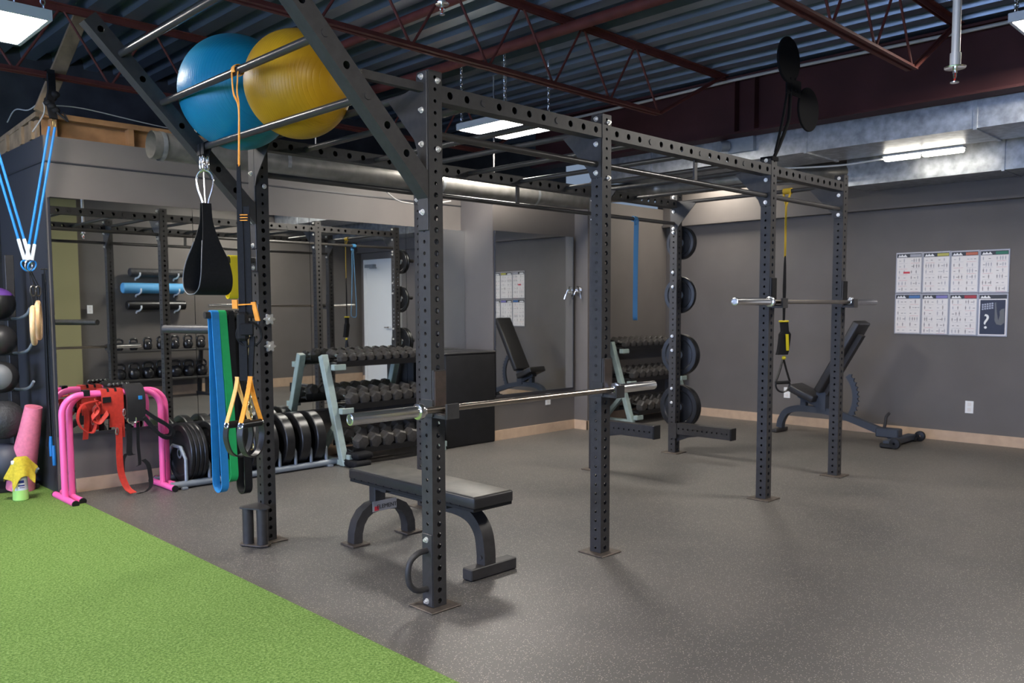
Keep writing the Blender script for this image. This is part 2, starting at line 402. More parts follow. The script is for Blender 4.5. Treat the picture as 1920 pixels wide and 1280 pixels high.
# ------------------------------------------------------------------ roof steel
def joist(y, x0, x1, end, label):
    t = thing('roof_joist', label, 'joist', (x0, y, 2.955), 'red bar joists under the roof deck')
    b = B()
    for s in (-1, 1):
        b.box((x0, y+s*.012-(.028 if s < 0 else 0), 2.955), (x1, y+s*.012+(.028 if s > 0 else 0), 2.961)); b.box((x0, y+s*.012-.003, 2.955), (x1, y+s*.012+.003, 2.99))
    obj('bottom_chord', b, 'red', t, 0)
    b = B()
    for s in (-1, 1):
        b.box((x0, y+s*.012-(.035 if s < 0 else 0), 3.462), (end, y+s*.012+(.035 if s > 0 else 0), 3.469)); b.box((x0, y+s*.012-.003, 3.425), (end, y+s*.012+.003, 3.469))
    obj('top_chord', b, 'red', t, 0)
    b = B(); n = int((x1-x0)/.62); st = (x1-x0)/n
    for k in range(n):
        xa = x1-k*st; b.cyl((xa, y, 2.965), (xa-st/2, y, 3.46), .009, 8); b.cyl((xa-st/2, y, 3.46), (xa-st, y, 2.965), .009, 8)
    for s in (-1, 1): b.cyl((x1, y+s*.016, 2.965), (end-.05, y+s*.016, 3.45), .013, 8)
    obj('web_rods', b, 'red', t)
joist(3.62, -6.9, 3.70, 4.6, 'red bar joist closest to the mirrored wall, above the timber framing')
joist(1.34, -6.9, 3.57, 4.6, 'red bar joist crossing above the middle of the black rig')
joist(-.65, -6.9, 3.72, 4.6, 'red bar joist at the upper right, before the round black targets')
joist(-2.65, -6.9, 3.72, 4.6, 'red bar joist behind the viewpoint, seen only in the mirror')
b = B(); y0, y1 = -6.9, 3.85
b.box((4.70, y0, 2.95), (4.72, y1, 3.43)); b.box((4.61, y0, 2.93), (4.81, y1, 2.95)); b.box((4.61, y0, 3.43), (4.81, y1, 3.45))
for y in (1.25, 1.05, -1.2): b.box((4.62, y-.006, 2.95), (4.80, y+.006, 3.43))
single('steel_girder', b, 'girder', 'deep dark red steel girder running above the grey ducts', 'beam', None, 0)
for x, z, r, lab in ((1.47, 3.42, .03, 'left of two thin red pipes tight under the roof deck'), (2.40, 3.40, .04, 'right, thicker red pipe crossing under the roof deck')):
    b = B(); b.cyl((x, -6.9, z), (x, 5.1, z), r, 12); single('sprinkler_main', b, 'red', lab, 'pipe', 'red pipes under the deck')
b = B(); b.tube(curve([(4.60, 3.4, 3.38), (4.60, 2.0, 3.40), (4.60, 1.0, 3.415), (4.60, -.8, 3.40), (4.6, -3, 3.40)]), .014, 8)
single('cable_conduit', b, 'conduit', 'thin grey cable running along the top of the red girder', 'cable')

# ducts
t = thing('air_duct', 'upper rectangular galvanised duct hung below the red girder', 'duct', (5.17, -1.7, 2.72))
b = B(); b.box((4.85, -2.82, 2.72), (5.50, 3.0, 2.985)); obj('duct_body', b, 'duct', t, 0)
for y in (2.35, .66, -.72, -2.1):
    b = B()
    b.box((4.838, y-.014, 2.71), (4.85, y+.014, 2.995)); b.box((4.85, y-.014, 2.708), (5.5, y+.014, 2.72)); obj('duct_seam', b, 'duct', t, 0)
b = B(); b.box((4.80, 1.15, 2.80), (4.85, 1.42, 2.93)); b.cyl((4.80, 1.42, 2.87), (4.72, 1.46, 2.86), .05, 20); obj('damper_box', b, 'grey_steel', t)
t = thing('air_duct', 'lower rectangular galvanised duct against the right wall, lit by the strip lamps', 'duct', (6.25, -1.6, 2.54))
b = B(); b.box((5.98, -2.82, 2.54), (6.50, .78, 2.86)); obj('duct_body', b, 'duct', t, 0)
for y in (-.62, -2.0):
    b = B(); b.box((5.97, y-.012, 2.53), (5.98, y+.012, 2.87)); b.box((5.98, y-.012, 2.53), (6.5, y+.012, 2.54)); obj('duct_seam', b, 'duct', t, 0)
t = thing('round_duct', 'long round grey duct running below the ceiling above the mirrors', 'duct', (2.2, 2.85, 2.33))
b = B(); b.cyl((1.2, 2.86, 2.53), (1.2, 2.86, 3.5), .006, 6); b.cyl((3.1, 2.86, 2.53), (3.1, 2.86, 3.5), .006, 6); b.tube([(-.07, 2.85, 2.44), (.9, 2.85, 2.425), (4.3, 2.85, 2.45), (4.6, 2.85, 2.47)], .092, 28, caps=False); b.tube([(-.069, 2.85, 2.44), (.5, 2.85, 2.43)], .088, 28, caps=False); b.lathe([(0, 0), (.088, 0)], (.45, 2.85, 2.43), (1, 0, 0), 28); obj('duct_body', b, 'rduct', t)
for x in (-.02, .9, 2.4, 3.6):
    b = B(); b.tube([(x, 2.85, 2.437), (x+.03, 2.85, 2.437)], .097, 28, caps=False); obj('duct_collar', b, 'duct', t)
t = thing('round_duct', 'short round galvanised duct joining the lower square duct behind the rig', 'duct', (6.0, 1.7, 2.62))
b = B(); b.tube(curve([(6.10, .79, 2.69), (5.85, 1.02, 2.685), (5.66, 1.35, 2.685), (5.62, 1.9, 2.685), (5.62, 2.55, 2.685), (5.55, 2.85, 2.675), (5.2, 2.95, 2.62), (4.74, 2.9, 2.56)], 5), .098, 28); obj('duct_body', b, 'rduct', t)
b = B(); b.tube([(5.75, 1.17, 2.685), (5.655, 1.38, 2.685)], .105, 28); obj('duct_collar', b, 'duct', t)

# light fixtures
def chain(b, p0, p1, n, r=.004, R=.011):
    p0, p1 = Vector(p0), Vector(p1); d = (p1-p0)/n
    for k in range(n):
        c = p0+d*(k+.5); w = Vector((1, 0, 0)) if k % 2 else Vector((0, 1, 0))
        b.torus(c, R, r, d.normalized()*1.45, w, 8, 5)
def panel(x, y, label, z=2.9, m='panel'):
    t = thing('ceiling_light', label, 'light', (x, y, z), 'square light panels hung from chains')
    b = B(); h, f = .305, .285
    for lo, hi in (((-h, -h, 0), (-f, h, .05)), ((f, -h, 0), (h, h, .05)), ((-f, -h, 0), (f, -f, .05)), ((-f, f, 0), (f, h, .05))): b.box(lo, hi)
    b.box((-h, -h, .05), (h, h, .055)); bmesh.ops.translate(b.m, verts=b.m.verts[:], vec=(x, y, z)); obj('frame', b, 'panelframe', t, 0)
    b = B(); b.box((x-f, y-f, z+.006), (x+f, y+f, z+.014)); obj('diffuser', b, m, t, 0)
    for sx in (-1, 1):
        for sy in (-1, 1):
            b = B(); chain(b, (x+sx*.27, y+sy*.27, z+.055), (x+sx*.27, y+sy*.27, 3.47), 18); obj('chain', b, 'chrome', t)
panel(2.87, 2.47, 'glowing square light panel seen through the top of the black rig')
panel(-1.15, 2.47, 'glowing square light panel at the top left corner of the photo')
panel(3.90, -1.565, 'glowing square light panel at the top right corner of the photo', 3.1)
panel(-1.15, -1.76, 'square light panel above the viewpoint near the turf')
panel(-4.6, 2.47, 'added square light panel, out of view far to the left over the turf')  # unseen panel, added to light the left side of the room
panel(-4.6, -1.76, 'added square light panel, out of view far behind the viewpoint over the turf')  # another unseen panel added for extra light from the rear left
panel(6.20, 2.47, 'glowing light panel in the far corner seen through the far bay of the rig', 2.9, 'panel_dim')
t = thing('strip_light', 'strip lamp on the side of the upper duct lighting the lower duct', 'light', (5.53, -.1, 2.70))
b = B(); b.box((5.49, -.44, 2.70), (5.58, .24, 2.715)); obj('housing', b, 'panelframe', t, 0)
for y0_, y1_ in ((-.43, -.10), (-.07, .23)):
    b = B(); b.box((5.50, y0_, 2.665), (5.57, y1_, 2.70), .008); obj('diffuser', b, 'strip', t, 0)
b = B(); b.tube(curve([(5.53, .22, 2.69), (5.4, .6, 2.66), (5.2, 1.1, 2.67), (4.95, 1.6, 2.71)]), .008, 6); single('lamp_cord', b, 'white', 'white cord sagging from the strip lamp under the duct', 'cord')

b = B(); b.tube(curve([(1.9, 2.86, 2.52), (2.0, 3.1, 2.41), (2.2, 3.2, 2.317), (2.36, 3.2, 2.288), (2.6, 3.22, 2.30), (2.9, 3.25, 2.36)]), .006, 6); single('hanging_wire', b, 'greywire', 'pale cord drooping below the long round duct', 'wire')
# sprinklers
def sprinkler(p, top, label):
    x, y, z = p
    t = thing('fire_sprinkler', label, 'sprinkler', p, 'sprinkler heads on drop pipes')
    b = B(); b.cyl((x, y, z+.065), (x, y, top), .0165, 16); b.cyl((x, y, z+.065), (x, y, z+.12), .021, 16); obj('drop_pipe', b, 'conduit', t)
    b = B(); b.lathe([(.0, .062), (.040, .058), (.042, .064), (.02, .072), (0, .072)], p, seg=24); obj('escutcheon', b, 'chrome', t)
    b = B(); b.torus((x, y, z+.032), .014, .003, (1, 0, 0), (0, 0, 1), 20, 6); b.cyl((x, y, z), (x, y, z+.004), .017, 16); b.cyl((x, y, z+.04), (x, y, z+.062), .009, 10)
    obj('deflector', b, 'chrome', t)
    b = B(); b.cyl((x, y, z+.01), (x, y, z+.045), .004, 8); obj('bulb', b, 'brassred', t)
sprinkler((1.436, -1.657, 2.265), 3.47, 'nearer sprinkler head at the top right on a long grey drop pipe')
sprinkler((.91, .99, 3.06), 3.47, 'small sprinkler head at the top edge above the black rig')

# ================================================================== the rig
RX = [0, 1.172, 2.977, 4.114]; RY = [0, 1.525]; RH = 2.36; W2 = .0375
rig = thing('power_rig', 'large black eight post power rig with perforated uprights and a leaning ladder wing', 'rack', (2.06, .76, 0))

def perf(bm, o, u, v, n, width, pitch, n0, rad, depth, cells):
    """one perforated face: n0 cells up v, a 16-gon hole of radius rad(i) in each"""
    o, u, v, n = Vector(o), Vector(u), Vector(v), Vector(n)
    K = 16; hw, hp = width/2, pitch/2
    sq = []
    for k in range(K):
        j = (k+2) % K; s, f = divmod(j, 4); f = f/4*2-1
        sq.append([(hw, f*hp), (-f*hw, hp), (-hw, -f*hp), (f*hw, -hp)][s])
    for i in range(cells):
        c = o+v*(n0+pitch*(i+.5)); R = rad(i)
        a = [bm.verts.new(c+u*x+v*y) for x, y in sq]
        h = [bm.verts.new(c+u*R*math.cos(2*PI*k/K)+v*R*math.sin(2*PI*k/K)) for k in range(K)]
        q = [bm.verts.new(w.co-n*depth) for w in h]
        for k in range(K):
            k2 = (k+1) % K
            bm.faces.new((a[k], a[k2], h[k2], h[k])); bm.faces.new((h[k], h[k2], q[k2], q[k]))
def post_mesh():
    b = B(); w = 2*W2; bm = b.m; cells = 47; pit = .05
    big = lambda i: .0085 if i >= 37 else .0125
    sm = lambda i: .0082
    for (o, u, n, f) in (((0, -W2, 0), (1, 0, 0), (0, -1, 0), big), ((0, W2, 0), (-1, 0, 0), (0, 1, 0), big),
                         ((-W2, 0, 0), (0, -1, 0), (-1, 0, 0), sm), ((W2, 0, 0), (0, 1, 0), (1, 0, 0), sm)):
        perf(bm, o, u, (0, 0, 1), n, w, pit, .008, f, .004, cells)
    b.box((-W2, -W2, .006), (W2, W2, .0085)); b.box((-W2, -W2, RH-.004), (W2, W2, RH))
    return b
post0 = obj('upright', post_mesh(), 'steel', None, 0)
b = B(); b.box((-.085, -.085, 0), (.085, .085, .008), .003); plate0 = obj('base_plate', b, 'plate_steel', None, 0)
def bolt_bm(ax):
    b = B(); a = Vector(ax); b.cyl((0, 0, 0), a*.003, .0135, 18); b.cyl(a*.003, a*.010, .0105, 6); b.cyl(a*.010, a*.017, .006, 12); return b
boltx = obj('bolt', bolt_bm((-1, 0, 0)), 'bolt'); bolty = obj('bolt', bolt_bm((0, -1, 0)), 'bolt')
bolts = {(0, 0): ([.033, .313, 1.76, 2.05, 2.194, 2.335], [2.03, 2.32]),
         (1, 0): ([2.055, 2.205, 2.335], [2.03, 2.32]), (2, 0): ([2.055, 2.205, 2.335], []), (3, 0): ([2.055, 2.205, 2.335], []),
         (0, 1): ([1.575, 1.70, 1.83, 1.92, 2.10, 2.30], [2.03]), (1, 1): ([2.055, 2.205, 2.335], [2.03]),
         (2, 1): ([2.055, 2.205, 2.335], []), (3, 1): ([.47, .60, .95, 1.08, 1.53, 1.66, 2.02, 2.055, 2.205, 2.335], [])}
first = True
UPR = {}
for j, y in enumerate(RY):
    for i, x in enumerate(RX):
        off = Vector((x, y, 0))-rig.location
        p = post0 if first else post0.copy()
        if not first: COL.objects.link(p)
        p.parent = rig; p.location = off; UPR[i, j] = p
        q = plate0 if first else plate0.copy()
        if not first: COL.objects.link(q)
        q.parent = p; q.location = (0, 0, 0); q['label'] = 'worn brownish base plate'
        first = False
fx = fy = True
for k, (bx, by) in bolts.items():
    for z in bx:
        o = boltx if fx else boltx.copy()
        if not fx: COL.objects.link(o)
        fx = False; o.parent = UPR[k]; o.location = (-W2-.006, 0, z)
    for z in by:
        o = bolty if fy else bolty.copy()
        if not fy: COL.objects.link(o)
        fy = False; o.parent = UPR[k]; o.location = (.012, -W2, z)

def beam_bm(L, plugs=()):
    b = B(); h = .035; w = 2*h; n = int(round(L/.1)); p = L/n; bm = b.m
    for s in (-1, 1): perf(bm, (0, s*h, 0), (0, 0, s*1.0), (1, 0, 0), (0, s, 0), w, p, 0, lambda i: .0165, .004, n)
    for s in (-1, 1):
        vs = [bm.verts.new(q) for q in ((0, -h, s*h), (L, -h, s*h), (L, h, s*h), (0, h, s*h))]; bm.faces.new(vs)
    for i in plugs: b.cyl((p*(i+.5), -h-.004, 0), (p*(i+.5), h+.004, 0), .0155, 16)
    return b
spans = [(RX[i]+W2, RX[i+1]-W2) for i in range(3)]
plugs = [(2, 7), (3, 8, 13), (4,)]
for y in RY:
    for i, (a, c) in enumerate(spans):
        bb = beam_bm(c-a, plugs[i]); bmesh.ops.translate(bb.m, verts=bb.m.verts[:], vec=(a, y, 2.27))
        obj('cross_beam', bb, 'steel', rig, 0)
        b = B(); b.cyl((a-.004, y, 2.10), (c+.004, y, 2.10), .0165, 16); obj('pull_up_bar', b, 'steel_bar', rig)
        if i == 1:
            b = B(); b.box((2.055, y-.006, 2.112), (2.085, y+.006, 2.235)); obj('bar_hanger', b, 'steel', rig, 0)
bars = []
for i, (a, c) in enumerate(spans):
    L = c-a; n = int(round(L/.1)); p = L/n
    bars += [a+p*(k+.5) for k in plugs[i]]
for x in bars:
    b = B(); b.cyl((x, .03, 2.27), (x, RY[1]-.03, 2.27), .0165, 16); obj('monkey_bar', b, 'steel_bar', rig)
for x in RX:
    b = B(); b.cyl((x, W2-.004, 2.285), (x, RY[1]-W2+.004, 2.285), .0165, 14); obj('cross_tie', b, 'steel', rig)
    for y, s in ((RY[0], 1), (RY[1], -1)):
        b = B(); b.prism([(-W2*.9, 2.345), (W2, 2.345), (W2, 2.30), (.235, 2.265), (W2+.018, 2.075), (W2, 2.03), (-W2*.9, 2.03)], (x-W2-.006, y, 0), (0, s, 0), (0, 0, 1), (.006, 0, 0))
        obj('gusset', b, 'steel', rig, 0)
# leaning ladder wing
dx, dz = -.69, .724
def wing_pt(s): return (-.157+dx*s, 1.993+dz*s)
for y in RY:
    b = B(); u = Vector((dx, 0, dz)); nrm = Vector((dz, 0, -dx)); h = .0375
    def face(o, uu, n, rad, cells): perf(b.m, o, uu, u, n, .075, .14, 0, rad, .004, cells)
    o0 = Vector((-.157, y, 1.993)); s0 = -.07
    st = o0+u*s0
    hole = lambda i: .016
    face(st+Vector((0, -h, 0)), nrm, Vector((0, -1, 0)), hole, 8)
    face(st+Vector((0, h, 0)), -nrm, Vector((0, 1, 0)), hole, 8)
    L = 8*.14
    for sg in (-1, 1):
        q = [st+nrm*h*sg+Vector((0, -h, 0)), st+nrm*h*sg+Vector((0, h, 0)), st+nrm*h*sg+u*L+Vector((0, h, 0)), st+nrm*h*sg+u*L+Vector((0, -h, 0))]
        b.m.faces.new([b.m.verts.new(v) for v in q])
    q = [st+u*L+nrm*h*sa+Vector((0, h*sb, 0)) for sa, sb in ((-1, -1), (1, -1), (1, 1), (-1, 1))]; b.m.faces.new([b.m.verts.new(v) for v in q])
    # foot of the arm cut to meet the mounting plate
    b.prism([(-.157-dx*.07-.0375*dz, 1.993-dz*.07+.0375*dx), (-.0435, 1.815), (-.0435, 1.93), (-.157-dx*.07+.0375*dz, 1.993-dz*.07-.0375*dx)], (0, y-h, 0), (1, 0, 0), (0, 0, 1), (0, 2*h, 0))
    obj('wing_arm', b, 'steel', rig, 0)
    b = B(); b.box((-W2-.008, y-.034, 1.68), (-W2, y+.034, 2.355), .003); obj('wing_mount_plate', b, 'steel', rig, 0)
    b = B(); b.box((-.36, y-.015, 2.27), (-W2, y+.015, 2.305)); obj('wing_tie', b, 'steel', rig, 0)
for s in (.28, .56, .845):
    x, z = wing_pt(s); b = B(); b.cyl((x, .03, z), (x, RY[1]-.03, z), .0175, 18); obj('wing_rung', b, 'steel_bar', rig)
    for y in RY:
        b = B(); b.cyl((x, y-.0375-.004, z), (x, y+.0375+.004, z), .0155, 16); obj('rung_plug', b, 'steel', rig)
# band pegs on the corner post, floor handle on the nearest post
for z, x1 in ((1.615, -.275), (1.31, -.34)):
    b = B(); b.cyl((x1, 1.525, z), (-W2, 1.525, z), .019, 18); b.box((-W2-.008, 1.49, z-.06), (-W2, 1.56, z+.06), .002); obj('band_peg', b, 'steel_bar', rig)
b = B(); b.box((-W2-.006, -.034, .012), (-W2, .034, .34), .002)
b.tube(curve([(-W2-.004, 0, .265), (-.09, 0, .262), (-.135, 0, .235), (-.150, 0, .185), (-.140, 0, .130), (-.10, 0, .095), (-W2-.004, 0, .090)], 6), .0135, 12)
obj('grab_handle', b, 'steel', rig)
# plate storage pegs on the far back post
for z, L in ((2.0-.05, .24), (1.475, .22), (.925, .24), (.44, .24)):
    b = B(); b.cyl((4.114+W2, 1.525, z), (4.114+W2+L, 1.525, z), .024, 18); b.box((4.114+W2, 1.49, z-.1), (4.114+W2+.008, 1.56, z+.1)); obj('plate_peg', b, 'steel', rig)

# hooks that hang on the uprights
def jhook(x, z, label, worn):
    t = thing('bar_hook', label, 'hook', (x, -W2, z-.06), 'bar hooks on the uprights')
    b = B(); b.box((x-.036, -.050, z-.035), (x+.036, -W2-.001, z+.17), .002); b.box((x-.036, -.135, z-.04), (x+.036, -.040, z-.022), .002)
    b.box((x-.036, -.139, z-.04), (x+.036, -.128, z+.028), .002)
    b.box((x-.0375-.006, -.05, z-.035), (x-.0375, W2*.7, z+.04), .001)
    obj('hook_body', b, 'steel', t, 0)
    b = B(); b.box((x-.032, -.056, z-.012), (x+.032, -.050, z+.165), .001); b.box((x-.032, -.128, z-.022), (x+.032, -.056, z-.0165), .001); b.box((x-.032, -.128, z-.016), (x+.032, -.122, z+.026), .001)
    o = obj('liner', b, 'uhmw' if worn else 'fabric', t, 0); o['label'] = 'worn plastic liner'
jhook(0, .9035, 'bar hook with worn brown liner on the nearest upright', True)
jhook(1.172, .9035, 'bar hook on the second front upright holding the right end of the low barbell', True)
jhook(2.977, 1.376, 'bar hook on the third front upright under the high barbell', False)
jhook(4.114, 1.376, 'bar hook on the far front upright under the high barbell', False)

def barbell(xa, ca, cb, xb, z, y, r, label):
    t = thing('barbell', label, 'barbell', ((xa+xb)/2, y, z), 'barbells racked on the rig')
    b = B(); b.cyl((ca, y, z), (cb, y, z), r, 20)
    for x in (ca+.26, ca+.30, cb-.26, cb-.30): b.cyl((x, y, z), (x+.008, y, z), r*1.06, 20)
    obj('shaft', b, 'bar_steel', t)
    for x0, x1, s in ((xa, ca, 1), (xb, cb, -1)):
        b = B(); b.lathe([(.0, 0), (.016, 0), (.018, .004), (.0195, .004), (.0195, 0), (.0245, .001), (.0250, .004), (.0250, abs(x1-x0)), (.019, abs(x1-x0)+.001), (.0, abs(x1-x0)+.002)], (x0, y, z), (s, 0, 0), 32)
        sl = obj('sleeve', b, 'chrome', t, 30)
        b = B(); b.lathe([(.0245, 0), (.034, .002), (.036, .006), (.036, .022), (.034, .026), (.022, .028), (.02, .045), (.015, .046)], (x1, y, z), (s, 0, 0), 32); obj('collar', b, 'chrome', t, 30)
barbell(-.50, -.165, 1.205, 1.53, .907, -.093, .0142, 'lower bare barbell racked across the nearest front bay')
barbell(2.39, 2.835, 4.135, 4.58, 1.379, -.093, .0142, 'higher bare barbell racked across the far front bay')

def spotter(x, y1, z, label):
    t = thing('spotter_arm', label, 'arm', (x, 1.2, z-.055), 'spotter arms at the back row')
    b = B(); perf(b.m, (x-.0375, RY[1]-.05, z), (0, 0, -1), (0, -1, 0), (-1, 0, 0), .10, .05, 0, lambda i: .008, .004, int((RY[1]-.05-y1)/.05))
    n = int((RY[1]-.05-y1)/.05)*.05; ye = RY[1]-.05-n
    for (p, q, r2, s2) in (((-.0375, -.05), (.0375, -.05), None, None), ((.0375, -.05), (.0375, .05), None, None), ((.0375, .05), (-.0375, .05), None, None)):
        b.m.faces.new([b.m.verts.new(v) for v in ((x+p[0], RY[1]-.05, z+p[1]), (x+q[0], RY[1]-.05, z+q[1]), (x+q[0], ye, z+q[1]), (x+p[0], ye, z+p[1]))])
    b.box((x-.0375, ye-.003, z-.05), (x+.0375, ye, z+.05))
    b.box((x-W2-.008, RY[1]-.055, z-.09), (x-W2, RY[1]+.03, z+.05))
    obj('arm_tube', b, 'steel', t, 0)
    b = B(); b.box((x-.042, ye-.022, z-.054), (x+.042, ye-.003, z+.054), .003); obj('end_cap', b, 'rubber', t, 0)
    b = B(); b.prism([(RY[1]-W2, -.05), (RY[1]-.30, -.05), (RY[1]-.16, -.075), (RY[1]-W2, -.125)], (x-.006, 0, z), (0, 1, 0), (0, 0, 1), (.012, 0, 0)); obj('brace', b, 'steel', t, 0)
spotter(2.977, .91, .375, 'perforated spotter arm low on the third back upright')
spotter(4.114, .88, .232, 'perforated spotter arm low on the far back upright under the plates')

# dip bars behind the corner post
t = thing('dip_bar', 'V shaped black dip bar attachment behind the corner upright', 'dip bar', (0, 1.9, 1.0))
b = B(); b.box((-.05, 1.567, 1.10), (.05, 1.58, 1.33), .003); b.box((-.05, 1.575, 1.19), (.05, 1.66, 1.26), .003); obj('mount', b, 'steel', t, 0)
for s in (-1, 1):
    b = B(); b.tube([(s*.03, 1.62, 1.225), (s*.14, 1.74, 1.225), (s*.315, 2.12, 1.225)], .026, 18); o = obj('handle', b, 'steel', t)
# wingnut pins that fix it, on the front of the post
for z in (1.285, 1.132):
    b = B(); b.cyl((.008, -W2+1.525, z), (.008, -W2+1.50, z), .012, 12)
    pts = []
    for k in range(24):
        a = 2*PI*k/24; r = .027+.007*math.cos(6*a); pts.append((r*math.cos(a), r*math.sin(a)))
    b.prism(pts, (.008, 1.525-W2-.022, z), (1, 0, 0), (0, 0, 1), (0, -.018, 0)); b.cyl((.008, 1.525-W2-.04, z), (.008, 1.525-W2-.05, z), .011, 12)
    obj('star_knob', b, 'bolt', t)
# twin barbell sleeves at the foot of the corner post
t = thing('bar_holder', 'black twin tube barbell holder at the foot of the corner upright', 'holder', (-.10, 1.46, 0))
b = B()
for x, y in ((-.13, 1.505), (-.085, 1.425)):
    b.tube([(x, y, .012), (x, y, .225)], .031, 24, caps=False); b.tube([(x, y, .225), (x, y, .012)], .027, 24, caps=False)
obj('tubes', b, 'steel', t)
for z in (.012, .222):
    b = B(); b.prism([(-.175, 1.515), (-.155, 1.548), (-W2, 1.56), (-W2, 1.45), (-.045, 1.40), (-.08, 1.378), (-.115, 1.395)], (0, 0, z-.004), (1, 0, 0), (0, 1, 0), (0, 0, .007)); 
    obj('bracket', b, 'plate_steel' if z < .1 else 'steel', t, 0)

# wall ball target on the third front post
t = thing('ball_target', 'pair of round black ball targets on a bent arm above the third front upright', 'target', (2.977, 0, RH))
b = B()
b.tube(curve([(2.985, -.03, 2.36), (3.08, -.02, 2.46), (3.22, 0, 2.62), (3.245, .0, 2.70), (3.265, .0, 2.96)], 6), .013, 10)
b.tube(curve([(3.02, -.02, 2.40), (3.12, -.01, 2.60), (3.20, 0, 2.80), (3.25, .01, 2.95)], 6), .010, 10); b.box((2.935, -.045, 2.335), (3.02, .045, 2.362)); b.box((3.19, -.008, 2.83), (3.40, .003, 2.94))
for x, z in ((3.235, 2.935), (3.30, 2.94), (3.24, 2.855), (3.31, 2.86)): b.cyl((x, -.008, z), (x, -.018, z), .008, 8)
obj('bent_arm', b, 'target_black', t)
for x, z in ((3.215, 3.058), (3.555, 2.775)):
    b = B(); b.lathe([(0, 0), (.152, 0), (.156, .004), (.156, .014), (.152, .018), (0, .018)], (x, -.012 if z > 3 else .004, z), (0, 1, 0), 48); obj('target_disc', b, 'target_black', t)

# weight plates on the far back post
def disc(x, y, z, r, th, name, m, label, cat, grp, ax=(1, 0, 0), hub=None):
    t = thing(name, label, cat, (x, y, z-r), grp)
    b = B(); h = th/2
    b.lathe([(.026, -h*.9), (.05, -h*.9), (.055, -h*.55), (r*.72, -h*.5), (r*.78, -h), (r-.006, -h), (r, -h+.006), (r, h-.006), (r-.006, h), (r*.78, h), (r*.72, h*.5), (.055, h*.55), (.05, h*.9), (.026, h*.9)], (x, y, z), ax, 48)
    obj('plate_body', b, m, t, 30)
    b = B(); b.lathe([(.0255, -h*.92), (.040, -h*.95), (.040, h*.95), (.0255, h*.92)], (x, y, z), ax, 32); obj('hub', b, hub or 'grey_steel', t, 30)
X6 = 4.114+W2
for k, (z, r, ths, lab) in enumerate(((1.95, .150, (.03, .03), 'topmost'), (1.475, .168, (.035,), 'second'), (.925, .192, (.036, .036), 'third'), (.44, .205, (.04, .04), 'lowest'))):
    x = X6+.022
    for j, th in enumerate(ths):
        disc(x+th/2, 1.525, z-.02, r, th-.003, 'weight_plate', 'rubber', ('black weight plate alone on the second peg down the far back upright' if len(ths) == 1 else 'black weight plate %s the far back upright on the %s peg' % (('next to', 'outermost from')[j], lab)), 'weight plate', 'weight plates stored on the far post')
        x += th
# exercise balls caught between the wing and the rig
t = single('exercise_ball', (lambda b: (b.sphere((0, 0, 0), .290, 64, 40), b)[1])(B()), 'ballblue', 'big turquoise blue exercise ball resting on the ladder wing', 'ball', None, 80)
t.location += Vector((-.237, 1.292, 2.466))
t = single('exercise_ball', (lambda b: (b.sphere((0, 0, 0), .252, 64, 40), b)[1])(B()), 'ballyellow', 'dusty yellow exercise ball resting on the ladder wing', 'ball', None, 80)
t.location += Vector((-.207, .762, 2.412))
t.rotation_euler = (.1, 0, .2)
# ================================================================== dumbbell racks
def sweep_rect(b, pts, side, w, h):
    """rectangular tube along pts, side = unit vector across, w across, h in the bending plane"""
    pts = [Vector(p) for p in pts]; side = Vector(side); rings = []
    for i, p in enumerate(pts):
        a = pts[max(i-1, 0)]; c = pts[min(i+1, len(pts)-1)]; tg = (c-a).normalized(); n = tg.cross(side).normalized()
        rings.append([b.m.verts.new(p+side*sx*w/2+n*sn*h/2) for sx, sn in ((-1, -1), (1, -1), (1, 1), (-1, 1))])
    for A, C in zip(rings, rings[1:]):
        for k in range(4): b.m.faces.new((A[k], A[(k+1) % 4], C[(k+1) % 4], C[k]))
    b.m.faces.new(rings[0][::-1]); b.m.faces.new(rings[-1])
def dumbbell_proto(r, L):
    """hex dumbbell lying along y, centred on the origin"""
    t = thing('dumbbell', 'x', 'dumbbell'); h = L*.30
    for s in (-1, 1):
        b = B(); prof = [(r*.55, -h/2-.004), (r*.80, -h/2), (r, -h/2+.012), (r, h/2-.012), (r*.80, h/2), (r*.55, h/2+.004)]
        o = Vector((0, s*(L/2-h/2), 0)); vs = b.lathe([(0, prof[0][1])]+prof+[(0, prof[-1][1])], o, (0, 1, 0), 6)
        obj('head', b, 'db', t, 20)
    b = B(); b.tube([(0, y, 0) for y in (-L/2+h, -L*.1, 0, L*.1, L/2-h)], .014, 12, rr=[.013, .015, .017, .015, .013]); obj('handle', b, 'chrome', t)
    return t
protos = {}
def put_db(key, loc, tilt, label, group):
    r, L = key
    if key not in protos: protos[key] = dumbbell_proto(r, L); o = protos[key]
    else: o = copy_tree(protos[key])
    o.location = loc; o.rotation_euler = (tilt, 0, 0); o['label'] = label; o['group'] = group
    return o
